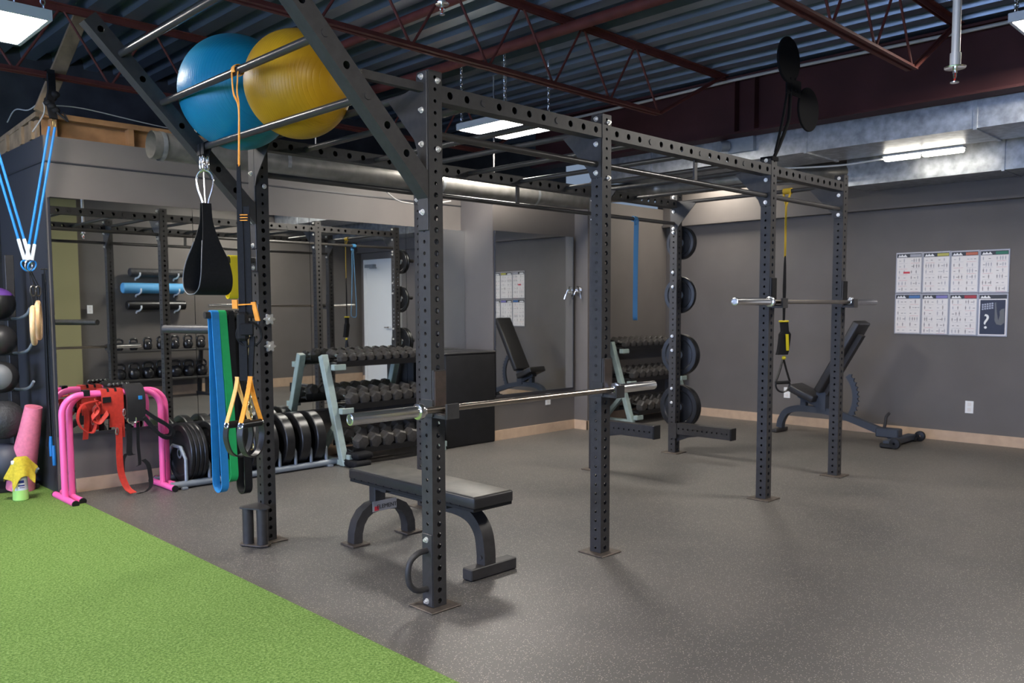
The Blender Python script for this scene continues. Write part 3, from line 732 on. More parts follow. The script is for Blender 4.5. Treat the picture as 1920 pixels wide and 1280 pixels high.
def db_rack(x0, x1, dy, label, where, group, rows):
    t = thing('dumbbell_rack', label, 'rack', ((x0+x1)/2, 3.35+dy, 0), 'three tier dumbbell racks')
    tilt = math.radians(9)
    for x in (x0, x1):
        b = B(); d = Vector((0, 3.46-3.15, .93)).normalized(); n = Vector((0, d.z, -d.y)); w = .032
        o = Vector((x-w, 3.15+dy, 0)); p = [o-n*w, o+n*w, o+n*w+d*.985, o-n*w+d*.985]; p[0].z = p[1].z = .004
        vs = [b.m.verts.new(q) for q in p]+[b.m.verts.new(q+Vector((2*w, 0, 0))) for q in p]
        for f in ((3, 2, 1, 0), (4, 5, 6, 7), (0, 1, 5, 4), (1, 2, 6, 5), (2, 3, 7, 6), (3, 0, 4, 7)): b.m.faces.new([vs[k] for k in f])
        bmesh.ops.bevel(b.m, geom=b.m.edges[:], offset=.004, segments=1, affect='EDGES'); obj('front_leg', b, 'green_steel', t, 0)
        b = B(); sweep_rect(b, [(x, 3.28+dy, .33), (x, 3.56+dy, .03)], (1, 0, 0), .05, .045); obj('rear_leg', b, 'green_steel', t, 0)
        b = B(); b.box((x-.026, 3.12+dy, .004), (x+.026, 3.58+dy, .05), .004); obj('foot_rail', b, 'green_steel', t, 0)
        s = 1 if x == x0 else -1
        for yy, zz, _ in ((3.43, .86, 0), (3.32, .49, 0), (3.22, .10, 0)):
            b = B(); b.box((min(x, x+s*.12), yy-.145+dy, zz-.05), (max(x, x+s*.12), yy-.09+dy, zz), .003); obj('shelf_bracket', b, 'green_steel', t, 0)
    for (n, r, L), (yy, zz), nm in zip(rows, ((3.43, .885), (3.325, .525), (3.225, .155)), ('top', 'middle', 'bottom')):
        zc = zz+r*.95
        R = Matrix.Rotation(tilt, 3, 'X'); c = Vector(((x0+x1)/2, yy+dy, zz))
        b = B()
        for ys in (-1, 1):
            b.box((x0+.035, yy+dy+ys*L*.34-.045, zz-.012), (x1-.035, yy+dy+ys*L*.34+.045, zz), .002, R, c)
            b.box((x0+.035, yy+dy+ys*(L*.34+.045)-.004, zz-.03), (x1-.035, yy+dy+ys*(L*.34+.045)+.004, zz+.02), 0, R, c)
        b.box((x0+.035, yy+dy-.04, zz-.05), (x1-.035, yy+dy+.04, zz-.02), 0, R, c)
        obj('shelf', b, 'rubber', t, 0)
        span = x1-x0-.14
        for k in range(n):
            x = x0+.07+span*(k+.5)/n
            up = R @ Vector((0, 0, r*.88))
            put_db((r, L), (x, yy+dy+up.y, zz+up.z+.001), tilt, 'hex dumbbell %s from the left, %s shelf of rack %s' % (ORD[k], nm, where), group+' '+nm+' shelf')
db_rack(1.60, 2.68, 0, 'green framed three tier dumbbell rack before the mirrors', 'by the mirrors', 'dumbbells by the mirrors', ((10, .046, .24), (8, .060, .28), (7, .070, .31)))
db_rack(5.36, 6.52, -.20, 'green framed three tier dumbbell rack in the far corner', 'in the far corner', 'dumbbells in the far corner', ((9, .052, .24), (8, .062, .26), (7, .070, .28)))

# ------------------------------------------------------------------ black foam box
t = thing('plyo_box', 'tall black padded jump box beside the dumbbell rack', 'box', (3.07, 3.4, 0))
b = B(); b.box((2.75, 3.17, .002), (3.40, 3.62, .90), .018, seg=3); obj('box_body', b, 'foam_black', t, 50)
b = B(); b.box((2.745, 3.165, .895), (3.405, 3.625, .918), .010, seg=2); obj('top_flap', b, 'vinyl', t, 50)

# ------------------------------------------------------------------ bumper plate rack
t = thing('plate_rack', 'low grey tube plate rack on the floor below the mirrors', 'rack', (.88, 3.40, 0))
for y in (3.25, 3.56):
    b = B(); b.cyl((.16, y, .034), (1.60, y, .034), .026, 18)
    for x in (.16, 1.60): b.cyl((x-.004, y, .034), (x+.004, y, .034), .028, 18)
    obj('rail', b, 'grey_steel', t)
for x in (.24, 1.50):
    b = B(); b.box((x-.02, 3.20, .004), (x+.02, 3.61, .018)); obj('foot', b, 'grey_steel', t, 0)
hoops = [.27, .45, .60, .75, .90, 1.045, 1.19, 1.335, 1.48]
for x in hoops:
    b = B(); hh = .30 if x == .27 else .24
    b.tube([(x, 3.25, .05), (x, 3.25, hh-.08), (x, 3.33, hh), (x, 3.48, hh), (x, 3.56, hh-.08), (x, 3.56, .05)], .0135, 12); obj('hoop', b, 'grey_steel', t)
PL = 'bumper plates in the floor rack'
zc = .222+.028
for k in range(4):
    disc(.302+k*.034, 3.405, zc-.005, .222, .032, 'bumper_plate', 'rubber', 'thin black bumper plate, %s from the left end of the floor plate rack' % ORD[k], 'weight plate', PL)
for k, (x, th) in enumerate(((.525, .06), (.675, .07), (.825, .07), (.97, .075), (1.115, .08), (1.26, .085), (1.405, .085))):
    disc(x, 3.405, zc, .225, th, 'bumper_plate', 'rubber', 'thick black bumper plate in the %s slot of the floor plate rack' % ORD[k+1], 'weight plate', PL, hub='grey_steel')
t = thing('ankle_weights', 'folded pair of black ankle weights at the end of the plate rack', 'weight', (1.66, 3.13, 0))
for k, (x, y, z) in enumerate(((1.66, 3.10, .034), (1.70, 3.13, .096))):
    b = B(); b.box((x-.085, y-.15, z-.033), (x+.085, y+.08, z+.028), .024, seg=2); b.box((x-.087, y-.06, z-.034), (x+.087, y-.01, z+.030), .012); obj('pad', b, 'fabric', t, 50)

# ------------------------------------------------------------------ flat bench
t = thing('flat_bench', 'black flat weight bench behind the nearest upright', 'bench', (.46, .63, 0))
b = B(); b.box((.325, .09, .365), (.595, 1.17, .425), .012, seg=3); obj('pad', b, 'vinyl', t, 50)
b = B(); b.box((.335, .10, .4215), (.585, 1.16, .4275), .003, seg=2); o = obj('pad_top', b, 'vinyltop', t, 50); o['label'] = 'greyish top of the pad'  # thin layer in a lighter grey-brown than the black pad
b = B(); b.box((.33, .10, .352), (.59, 1.16, .366)); 
for k in range(14): b.cyl((.326, .2+k*.07, .372), (.322, .2+k*.07, .372), .004, 8)
obj('pad_board', b, 'foam_black', t)
b = B(); b.box((.43, .28, .30), (.49, 1.10, .352), .004); b.box((.36, .34, .325), (.56, .39, .352)); b.box((.36, .86, .325), (.56, .91, .352)); obj('spine', b, 'steel', t, 0)
b = B(); b.box((.425, 1.056, .215), (.505, 1.114, .352), .006); obj('upright_tube', b, 'steel', t, 0)
arch = [(.345, 1.04, .012), (.347, 1.04, .07), (.36, 1.04, .125), (.385, 1.04, .17), (.42, 1.04, .197), (.465, 1.04, .205), (.51, 1.04, .205), (.56, 1.04, .197), (.60, 1.04, .17), (.625, 1.04, .125), (.64, 1.04, .07), (.642, 1.04, .012)]
b = B(); sweep_rect(b, [(p[0]*1.28-.135, p[1]+.045, p[2]) for p in arch], (0, 1, 0), .065, .058); obj('arch_leg', b, 'steel', t, 40)
for x in (.307, .687):
    b = B(); b.box((x-.058, 1.02, .002), (x+.058, 1.15, .012), .002); o = obj('foot_plate', b, 'plate_steel', t, 0)
b = B(); b.box((.405, 1.0485, .176), (.575, 1.0515, .236)); 
o = obj('maker_sticker', b, 'sticker', t, 0); o['label'] = 'silver sticker with red and black lettering'
tb = text_bm('ELEMENT', .034, (.505, 1.0475, .20), (1, 0, 0), (0, 0, 1)); obj('sticker_text', tb, 'ink', o, 0)
b = B(); b.box((.418, 1.0475, .180), (.448, 1.0487, .206)); obj('sticker_mark', b, 'redink', o, 0)
leg = curve([(.46, .46, .315), (.46, .33, .312), (.46, .235, .285), (.46, .175, .22), (.46, .155, .13), (.46, .152, .055)], 5)
b = B(); sweep_rect(b, leg, (1, 0, 0), .075, .06); b.cyl((.422, .15, .10), (.416, .15, .10), .011, 6); obj('curved_leg', b, 'steel', t, 40)
b = B(); b.box((.33, .118, .003), (.645, .188, .062), .005); obj('foot_bar', b, 'steel', t, 0)

# ------------------------------------------------------------------ adjustable bench by the right wall
X = 6.02
t = thing('adjustable_bench', 'black adjustable incline bench with raised backrest near the right wall', 'bench', (X, .75, 0))
def slab(b, p0, p1, half, th, bev):
    p0, p1 = Vector((X, *p0)), Vector((X, *p1)); d = (p1-p0).normalized(); n = Vector((1, 0, 0)).cross(d)
    L = (p1-p0).length; Rm = Matrix((Vector((1, 0, 0)), d, n)).transposed()
    b.box((X-half, p0.y, p0.z-th/2), (X+half, p0.y+L, p0.z+th/2), bev, Rm, p0, 3)
b = B(); slab(b, (1.00, .47), (.60, 1.19), .14, .075, .015); obj('backrest', b, 'vinyl', t, 50)
b = B(); slab(b, (1.31, .50), (1.03, .385), .15, .075, .015); obj('seat', b, 'vinyl', t, 50)
b = B(); slab(b, (.95, .44), (.60, 1.06), .04, .05, .004); 
obj('back_frame', b, 'steel', t, 0)
b = B(); slab(b, (1.24, .42), (1.00, .315), .04, .06, .004); b.box((X-.03, 1.16, .27), (X+.03, 1.22, .40)); b.box((X-.045, .94, .27), (X+.045, 1.04, .46)); obj('seat_frame', b, 'dark_grey', t, 0)
b = B(); sweep_rect(b, curve([(X, 1.455, .05), (X, 1.44, .13), (X, 1.38, .225), (X, 1.26, .268), (X, 1.10, .272), (X, .92, .262), (X, .74, .225), (X, .50, .15), (X, .27, .075)], 4), (1, 0, 0), .07, .065); obj('main_beam', b, 'dark_grey', t, 40)
b = B(); b.box((X-.13, 1.43, .003), (X+.13, 1.49, .04), .006); obj('front_foot', b, 'steel', t, 0)
b = B(); b.box((X-.33, .16, .02), (X+.30, .24, .075), .006); b.box((X-.06, .20, .06), (X+.06, .42, .15), .01); obj('rear_foot', b, 'dark_grey', t, 0)
for s in (-1, 1):
    b = B(); b.lathe([(.012, 0), (.048, .003), (.052, .01), (.052, .032), (.048, .04), (.012, .042)], (X+s*.30, .13, .054), (s, 0, 0), 24); obj('wheel', b, 'rubber', t)
    b = B(); b.box((X+s*.30-.04, .14, .002), (X+s*.30+.04, .27, .05), .012); obj('rubber_pad', b, 'rubber', t, 0)
b = B(); pts = []; C0 = (1.0, .42); R0, R1 = .375, .325
outer = []
for k in range(31):
    a = math.radians(140+k*70/30); rr = R0+(.018 if k % 3 == 1 else 0); outer.append((C0[0]+rr*math.cos(a), C0[1]+rr*math.sin(a)))
inner = [(C0[0]+R1*math.cos(math.radians(140+k*70/30)), C0[1]+R1*math.sin(math.radians(140+k*70/30))) for k in range(30, -1, -1)]
b.prism(outer+inner, (X-.012, 0, 0), (0, 1, 0), (0, 0, 1), (.024, 0, 0)); obj('ladder_sector', b, 'dark_grey', t, 0)
b = B(); b.tube(curve([(X, .36, .13), (X, .345, .20), (X, .34, .255), (X, .31, .30)], 5), .014, 10); obj('lift_handle', b, 'steel', t)

# ------------------------------------------------------------------ pink parallel bars
def equalizer(xl, xr, y, label):
    t = thing('parallel_bar', label, 'bar', ((xl+xr)/2, y, 0), 'pink parallel bars')
    r, R, H = .0215, .13, .745; pts = [(xl, y, .035)]
    for k in range(9): a = PI-k*PI/16; pts.append((xl+R+R*math.cos(a), y, H-R+R*math.sin(a)))
    for k in range(9): a = PI/2-k*PI/16; pts.append((xr-R+R*math.cos(a), y, H-R+R*math.sin(a)))
    pts.append((xr, y, .035)); b = B(); b.tube(pts, r, 18); obj('bent_tube', b, 'pink', t)
    for x in (xl, xr):
        b = B(); b.cyl((x, y-.215, .024), (x, y+.215, .024), .0225, 18); obj('foot', b, 'pink', t)
        for s in (-1, 1):
            b = B(); b.cyl((x, y+s*.213, .0245), (x, y+s*.222, .0245), .0243, 18); obj('end_cap', b, 'rubber', t)
        b = B(); b.cyl((x-.026, y, .20), (x+.026, y, .20), .005, 8); obj('pin', b, 'chrome', t)
    return t
equalizer(-.525, .155, 3.40, 'pink tubular parallel bar nearer the camera')
equalizer(-.462, .212, 3.455, 'pink tubular parallel bar nested just behind the first one')
def drape(x, w, y0, y1, zf, zr, z=.772, sag=0):
    """strap lying over both bars: front end at zf, rear end at zr"""
    yf, yr = y0-.027, y1+.027
    return [(x, yf, zf), (x, yf, .74), (x, y0-.01, z), (x, (y0+y1)/2, z-sag), (x, y1+.01, z), (x, yr, .74), (x, yr, zr)]
t = thing('resistance_harness', 'red webbing harness with buckles draped over the pink bars', 'harness', (-.24, 3.42, .7))
ya, yb = 3.40, 3.455
for x, w, zf, zr in ((-.245, .05, .56, .55), (-.195, .055, .50, .58), (-.145, .05, .42, .50)):
    b = B(); b.ribbon(drape(x, w, ya, yb, zf, zr), (w, 0, 0), .008); obj('belt', b, 'redweb', t)
for x in (-.222, -.17): 
    b = B(); b.ribbon(drape(x, .02, ya, yb, .60, .6, .777), (.016, 0, 0), .006); obj('binding', b, 'fabric', t)
b = B(); b.ribbon(curve([(-.30, 3.36, .70), (-.40, 3.35, .68), (-.44, 3.345, .60), (-.42, 3.345, .52), (-.35, 3.34, .48), (-.32, 3.35, .56), (-.33, 3.36, .64), (-.28, 3.355, .69)], 6), (0, .045, 0), .006); obj('loop_strap', b, 'redweb', t)
b = B(); b.ribbon(curve([(-.32, 3.35, .70), (-.30, 3.34, .64), (-.35, 3.335, .58), (-.30, 3.335, .55), (-.24, 3.34, .61)], 6), (0, .03, .03), .006); b.ribbon(curve([(-.39, 3.40, .68), (-.37, 3.38, .60), (-.38, 3.38, .48), (-.385, 3.38, .43)], 5), (.035, 0, 0), .005); obj('loop_strap', b, 'redweb', t)
b = B(); b.ribbon(curve([(-.165, 3.36, .52), (-.166, 3.355, .40), (-.17, 3.35, .28), (-.165, 3.34, .16), (-.14, 3.31, .06), (-.11, 3.27, .022)], 6), (.045, 0, .004), .005); obj('trailing_strap', b, 'redweb', t)
for x, z in ((-.125, .60), (-.18, .47), (-.34, .56)):
    b = B(); b.torus((x, 3.352, z), .017, .0045, (.5, 0, .2), (0, -.1, 1.5), 20, 6); obj('carabiner', b, 'chrome', t)
for lo, hi in (((-.265, 3.358, .68), (-.21, 3.366, .72)), ((-.285, 3.352, .565), (-.225, 3.366, .60)), ((-.385, 3.372, .735), (-.345, 3.43, .777))):
    b = B(); b.box(lo, hi); obj('buckle', b, 'fabric', t, 0)
t = thing('waist_belt', 'black padded waist belt with D ring hung over the pink bars', 'belt', (-.04, 3.42, .7))
b = B(); b.ribbon(curve([(-.045, 3.362, .53), (-.045, 3.345, .60), (-.045, 3.338, .68), (-.045, 3.355, .745), (-.045, 3.40, .785), (-.045, 3.455, .785), (-.045, 3.50, .74), (-.045, 3.51, .66), (-.045, 3.49, .55)], 4), (.13, 0, 0), .022); obj('belt', b, 'vinyl', t)
b = B(); b.box((-.03, 3.322, .690), (-.005, 3.332, .716)); o = obj('woven_tag', b, 'blue_band', t, 0); o['label'] = 'small blue tag'
b = B(); b.torus((-.075, 3.348, .545), .03, .005, (1, 0, 0), (0, 0, 1), 24, 8); b.cyl((-.045, 3.348, .515), (-.045, 3.348, .575), .005, 8); obj('d_ring', b, 'chrome', t)
b = B(); b.ribbon(curve([(.02, 3.36, .60), (.09, 3.34, .54), (.16, 3.33, .49), (.205, 3.33, .44), (.19, 3.33, .395), (.13, 3.33, .405), (.07, 3.34, .47), (.01, 3.355, .56)], 6), (0, .05, .012), .026); obj('hand_loop', b, 'fabric', t)
for pts, w in (([(-.095, 3.36, .52), (-.095, 3.355, .40), (-.10, 3.35, .30), (-.075, 3.35, .285)], .04), ([(-.03, 3.36, .52), (-.035, 3.355, .36), (-.03, 3.35, .22), (-.045, 3.35, .20)], .022),
               ([(.0, 3.36, .24), (.03, 3.35, .20), (.04, 3.34, .12), (.03, 3.31, .05), (-.02, 3.28, .018), (-.08, 3.27, .014)], .03), ([(-.12, 3.36, .30), (-.15, 3.35, .24), (-.15, 3.34, .10), (-.12, 3.30, .03)], .03)):
    b = B(); b.ribbon(curve(pts, 5), (w, .0, .006), .005); obj('strap', b, 'fabric', t)
b = B(); 
for k in range(5): b.sphere((-.19+k*.030, 3.428, .797), .0175, 12, 8)
t2 = single('bead_roller', b, 'rubber', 'dark beaded roller lying on top of the pink bars', 'roller')
# ================================================================== left corner
t = thing('spray_bottle', 'white spray bottle with green cleaner standing on the turf', 'bottle', (-.735, 3.66, .012))
c = (-.735, 3.66, .012)
b = B(); b.lathe([(0, .0), (.045, 0), (.050, .006), (.049, .075)], c, seg=28); o = obj('cleaner', b, 'liquid', t); o['label'] = 'green liquid in the base'
b = B(); b.lathe([(.049, .075), (.047, .15), (.038, .19), (.018, .215), (.016, .235), (0, .236)], c, seg=28); obj('bottle_body', b, 'bottle', t)
b = B()
for k in range(7): a = math.radians(205+k*14); b.m.verts.new((c[0]+.0495*math.cos(a), c[1]+.0495*math.sin(a), c[2]+.09)); b.m.verts.new((c[0]+.0485*math.cos(a), c[1]+.0485*math.sin(a), c[2]+.148))
b.m.verts.ensure_lookup_table()
for k in range(6): b.m.faces.new([b.m.verts[i] for i in (2*k, 2*k+2, 2*k+3, 2*k+1)])
lb = obj('label_panel', b, 'white', t)
b = B()
for (a0, a1, z0, z1) in ((225, 285, .126, .146), (240, 288, .104, .114), (250, 288, .092, .097)):
    n = len(b.m.verts)
    for k in range(5): a = math.radians(a0+k*(a1-a0)/4); q = .0502; b.m.verts.new((c[0]+q*math.cos(a), c[1]+q*math.sin(a), c[2]+z0)); b.m.verts.new((c[0]+q*math.cos(a), c[1]+q*math.sin(a), c[2]+z1))
    b.m.verts.ensure_lookup_table()
    for k in range(4): b.m.faces.new([b.m.verts[n+i] for i in (2*k, 2*k+2, 2*k+3, 2*k+1)])
obj('label_print', b, 'label', lb)
b = B(); b.cyl((c[0], c[1], c[2]+.23), (c[0], c[1], c[2]+.27), .012, 14); b.box((c[0]-.05, c[1]-.012, c[2]+.255), (c[0]+.02, c[1]+.012, c[2]+.283), .005); obj('trigger', b, 'white', t)
# cloth
b = B(); n = 22; G = {}
for i in range(n+1):
    for j in range(n+1):
        u, v = (i/n-.5), (j/n-.5); rr = math.hypot(u, v); a = math.atan2(v, u)
        R = rr*.30; fold = 1+.35*math.sin(3*a+.6)*min(1, rr*2.2)+.14*math.sin(7*a)*min(1, rr*2)
        drop = max(0, R-.030)
        r2 = min(R, .030)+drop*(.20+.16*(math.cos(a+.3)**2))*fold
        G[i, j] = b.m.verts.new((c[0]+.012+r2*math.cos(a)*1.25, c[1]+r2*math.sin(a)*1.1, c[2]+.300-drop*(1.0+.25*math.cos(a+2.6))+.012*math.sin(3*a+.6)*rr*2))
for i in range(n):
    for j in range(n): b.m.faces.new((G[i, j], G[i+1, j], G[i+1, j+1], G[i, j+1]))
o = single('cleaning_cloth', b, 'cloth', 'crumpled yellow cloth draped over the spray bottle', 'cloth', None, 80)
md = o.modifiers.new('thick', 'SOLIDIFY'); md.thickness = .005; md.offset = 1
md = o.modifiers.new('sub', 'SUBSURF'); md.levels = 1; md.render_levels = 1
# rolled foam
b = B(); b.tube([(-.65, 4.0, .03), (-.635, 3.97, .2), (-.60, 3.90, .45), (-.575, 3.86, .64)], .08, 28, rr=[.095, .09, .072, .058]); b.tube([(-.5755, 3.861, .635), (-.575, 3.86, .641)], .04, 20)
single('foam_roll', b, 'rose', 'rolled rose pink mat leaning against the corner wall', 'mat')

# ball tree
t = thing('ball_rack', 'black upright rack of exercise balls at the left edge', 'rack', (-.60, 4.25, 0))
b = B(); b.box((-.63, 4.22, 0), (-.57, 4.28, 1.75), .004); obj('pole', b, 'steel', t, 0)
b = B(); b.box((-.95, 4.0, .012), (-.52, 4.5, .045), .006); obj('base', b, 'steel', t, 0)
spec = [(1.385, .115), (1.125, .112), (.855, .115), (.545, .142), (.235, .14)]
bx, by = -.735, 4.02
for k, (z, r) in enumerate(spec):
    b = B(); zz = z-r*.80
    b.tube(curve([(-.60, 4.25, zz-.02), (-.585, 4.06, zz-.01), (-.575, 3.93, zz+.015), (-.565, 3.87, zz+.06)], 5), .011, 10)
    b.tube(curve([(-.60, 4.25, zz-.02), (-.70, 4.12, zz-.02), (-.80, 3.98, zz), (-.84, 3.90, zz+.05)], 5), .011, 10); obj('cradle', b, 'grey_steel', t)
def mball(z, r, m, label, band=None):
    t = thing('medicine_ball', label, 'ball', (bx, by, z-r), 'balls on the rack at the left edge')
    b = B(); b.sphere((bx, by, z), r, 40, 24); obj('ball_body', b, m, t, 80)
    if band:
        mm, ax, lo, hi = band; b = B(); n = 12
        pr = [((r+.0015)*math.cos(lo+(hi-lo)*k/n), (r+.0015)*math.sin(lo+(hi-lo)*k/n)) for k in range(n+1)]
        b.lathe(pr, (bx, by, z), ax, 40); obj('colour_band', b, mm, t, 80)
mball(*spec[0], 'rubber', 'black ball with a purple cap, topmost on the ball rack', ('purple', (0, 0, 1), .55, 1.57))
mball(*spec[1], 'vinyl', 'plain shiny black ball, second from the top of the ball rack')
mball(*spec[2], 'vinyl', 'black ball with a round grey side, third down the ball rack', ('greyrubber', (-.5, -.85, .1), .65, 1.57))
mball(*spec[3], 'texball', 'black pebbled rubber ball, fourth down the ball rack', None)
mball(*spec[4], 'bluegrey', 'smooth slate coloured ball, lowest on the ball rack', None)

# jump rope
t = thing('jump_rope', 'black jump rope with blue handles hung by the mirror edge', 'rope', (-.50, 3.69, 1.63))
b = B(); b.cyl((-.485, 3.72, 1.63), (-.53, 3.72, 1.63), .005, 8); obj('hook', b, 'steel', t)
for k, (yy, z0) in enumerate(((3.70, .36), (3.76, .42))):
    b = B(); b.tube(curve([(-.505, 3.72, 1.635), (-.50, yy, 1.4), (-.50, yy+.01, .9), (-.50, yy, z0)], 6), .0045, 8); obj('cord', b, 'rubber', t)
    b = B(); b.tube([(-.50, yy, z0+.005), (-.50, yy, z0-.05), (-.50, yy, z0-.14)], .013, 12, rr=[.010, .014, .013]); obj('handle', b, 'cable', t)
b = B(); b.ribbon(curve([(-.492, 3.80, 1.6), (-.492, 3.81, 1.0), (-.50, 3.80, .5), (-.52, 3.79, .35)], 6), (0, .05, 0), .006)
single('long_band', b, 'fabric', 'wide black strap hanging flat on the corner wall', 'strap')

# blue tubes and wooden rings hung from the joist
YC = 3.5; CX, CZ = -.662, 1.665
t = thing('joist_strap', 'bunched black strap tied around the joist above the corner', 'strap', (-.43, 3.6, 2.6))
b = B(); b.ribbon([(-.45, 3.58, 2.93), (-.45, 3.58, 3.0), (-.45, 3.66, 3.0), (-.45, 3.66, 2.94), (-.45, 3.58, 2.94)], (.05, 0, 0), .006)
b.ribbon(curve([(-.45, 3.58, 2.97), (-.455, 3.56, 2.86), (-.47, 3.55, 2.78), (-.455, 3.54, 2.66)], 6), (.05, .01, 0), .02)
for k in range(6): a = k*1.1; b.sphere((-.46+.025*math.cos(a), 3.55+.02*math.sin(a), 2.83-k*.022), .030, 14, 8, (1, .8, .8))
b.ribbon(curve([(-.45, 3.54, 2.72), (-.40, 3.53, 2.68), (-.37, 3.53, 2.66), (-.39, 3.54, 2.71)], 5), (0, .03, .02), .012); obj('webbing', b, 'fabric', t)
b = B(); b.torus((-.455, 3.54, 2.625), .022, .004, (.5, .5, 0), (0, 0, 1.4), 20, 6); obj('carabiner', b, 'gold', t)
def tubeset(xt, zt, label):
    t = thing('resistance_tube', label, 'resistance band', ((xt+CX)/2, YC, CZ), 'blue tubes crossing over the rings')
    for s in (-1, 1):
        top = Vector((xt+s*.018, YC+.03, zt)); bot = Vector((CX+(xt-CX)*.01+s*.014, YC-s*.012, CZ)); d = (bot-top)
        b = B(); b.tube([top, top+d*.90], .0085, 10); obj('tube', b, 'cable', t)
        b = B(); b.tube([top+d*.87, top+d*.985], .0115, 10); obj('clear_sleeve', b, 'clear', t)
tubeset(-.47, 2.60, 'pair of blue rubber tubes rising right to the black strap')
tubeset(-.93, 2.86, 'pair of blue rubber tubes rising left out of the frame')
t = thing('carabiner', 'blue and silver snap hooks joining the blue tubes', 'carabiner', (CX, YC, CZ-.06))
for dxx, ang, m in ((-.02, .5, 'cable'), (.02, -.5, 'cable'), (0, 0, 'chrome')):
    b = B(); b.torus((CX+dxx, YC, CZ-.025), .030, .0055, (math.cos(ang)*.8, .25, math.sin(ang)*.8), (-math.sin(ang)*1.2, 0, math.cos(ang)*1.2), 24, 8); obj('clip', b, m, t)
for k, (ox, oy, oz, lab) in enumerate(((0, -.02, 0, 'wooden gymnastics ring hanging in front of the other one'), (.045, .03, .035, 'wooden gymnastics ring hanging behind, partly hidden'))):
    cx, cy, cz = CX+ox+.01, YC+oy, 1.235+oz; u = Vector((.33, .944, 0))
    t = thing('gym_ring', lab, 'ring', (cx, cy, cz-.14), 'wooden rings')
    b = B(); b.torus((cx, cy, cz), .122, .0165, u, (0, 0, 1), 40, 14); obj('hoop', b, 'ringwood', t, 60)
    b = B(); b.tube([(cx, cy, cz+.11), (cx-.006, cy, 1.50), (CX, YC, CZ-.055)], .0035, 6); b.tube([(cx+.012, cy, cz+.10), (cx+.012, cy, 1.50), (CX+.012, YC, CZ-.055)], .0035, 6); obj('cord', b, 'rubber', t)
    b = B(); b.torus((cx+.004, cy, 1.47), .026, .0065, (.7, .2, 0), (0, 0, 1.3), 20, 8); obj('buckle', b, 'steel_bar', t)

# timber above the wall
t = thing('lumber_wall', 'bare lumber framing on top of the mirrored wall', 'timber', (1.4, 3.78, 2.57))
b = B(); b.box((-.46, 3.72, 2.70), (3.42, 3.84, 2.738)); obj('top_plate', b, 'wood', t, 0)
b = B(); b.box((-.46, 3.80, 2.57), (3.42, 3.812, 2.70)); obj('sheathing', b, 'wood', t, 0)
for x in (-.40, .135, .68, 1.25, 1.8, 2.4, 3.0): 
    b = B(); b.box((x-.019, 3.725, 2.57), (x+.019, 3.80, 2.70)); obj('stud', b, 'wood', t, 0)
t = thing('lumber_wall', 'stacked scrap lumber on top of the corner wall side', 'timber', (-.42, 4.3, 2.57))
b = B(); b.box((-.475, 3.86, 2.57), (-.455, 4.85, 2.70)); obj('sheathing', b, 'wood2', t, 0)
b = B(); b.box((-.48, 3.86, 2.70), (-.38, 4.85, 2.735), 0, Matrix.Rotation(-.05, 3, 'X')); obj('top_plate', b, 'wood2', t, 0)
for y in (3.95, 4.2, 4.6):
    b = B(); b.box((-.495, y-.03, 2.571), (-.475, y+.03, 2.70)); obj('stud', b, 'wood2', t, 0)
b = B(); R = Matrix.Rotation(math.atan2(.285, .72), 3, 'Y'); b.box((-.38, 3.70, 2.70), (-.285, 3.745, 3.50), .003, R, (-.335, 3.72, 3.10)); single('timber_brace', b, 'wood2', 'pale lumber brace slanting from the corner wall up to the roof', 'timber', None, 0)
b = B(); b.tube(curve([(-.50, 4.5, 2.78), (-.52, 4.2, 2.82), (-.50, 3.95, 2.78), (-.475, 3.72, 2.80), (-.47, 3.70, 2.72), (-.52, 3.80, 2.60)], 6), .0045, 6); b.tube(curve([(-.47, 3.70, 2.78), (-.2, 3.72, 2.80), (.3, 3.75, 2.765), (.9, 3.8, 2.745)], 6), .004, 6)
single('loose_wire', b, 'greywire', 'loose white wires curling over the lumber in the corner', 'wire')

# ================================================================== things hung on the rig
xc, zc_ = wing_pt(.28); xb_, zb_ = wing_pt(.56)
# ab sling
Y0 = 1.44
t = thing('ab_sling', 'wide black ab sling hanging from steel clips on the lowest wing rung', 'sling', (xc, Y0, 1.42))
for s in (-1, 1):
    b = B(); b.ribbon([(xc-.022, Y0+s*.022, zc_-.045), (xc-.022, Y0+s*.022, zc_+.010), (xc, Y0+s*.022, zc_+.023), (xc+.022, Y0+s*.022, zc_+.010), (xc+.006, Y0+s*.022, zc_-.05)], (0, .035, 0), .006); obj('loop_webbing', b, 'fabric', t)
    for ox in (-.012, .014):
        b = B(); b.torus((xc-.005+ox, Y0+s*.016, zc_-.085), .018, .0042, (.35, .35, 0), (0, 0, 2.1), 20, 6); obj('chain_link', b, 'chrome', t)
b = B(); ux = Vector((.75, -.66, 0))
prof = curve([(0, .07), (.028, .055), (.043, .02), (.036, -.03), (.018, -.085), (.012, -.115)], 4)
pp = [Vector((xc-.004, Y0, zc_-.19))+ux*p.x+Vector((0, 0, p.y)) for p in [Vector((q[0], q[1], 0)) for q in prof]]
pm = [Vector((xc-.004, Y0, zc_-.19))-ux*q[0]+Vector((0, 0, q[1])) for q in prof][::-1]
b.tube(pm+pp, .0055, 8); b.tube([Vector((xc-.004, Y0, zc_-.19))+Vector((0, .012, .06)), Vector((xc-.004, Y0, zc_-.19))+Vector((0, .008, -.05)), Vector((xc-.004, Y0, zc_-.19))+Vector((0, 0, -.11))], .0045, 8); obj('snap_hook', b, 'chrome', t)
ax = Vector((math.cos(math.radians(178)), math.sin(math.radians(178)), 0)); sd = Vector((-ax.y, ax.x, 0)); top = Vector((xc-.004, Y0, zc_-.295))
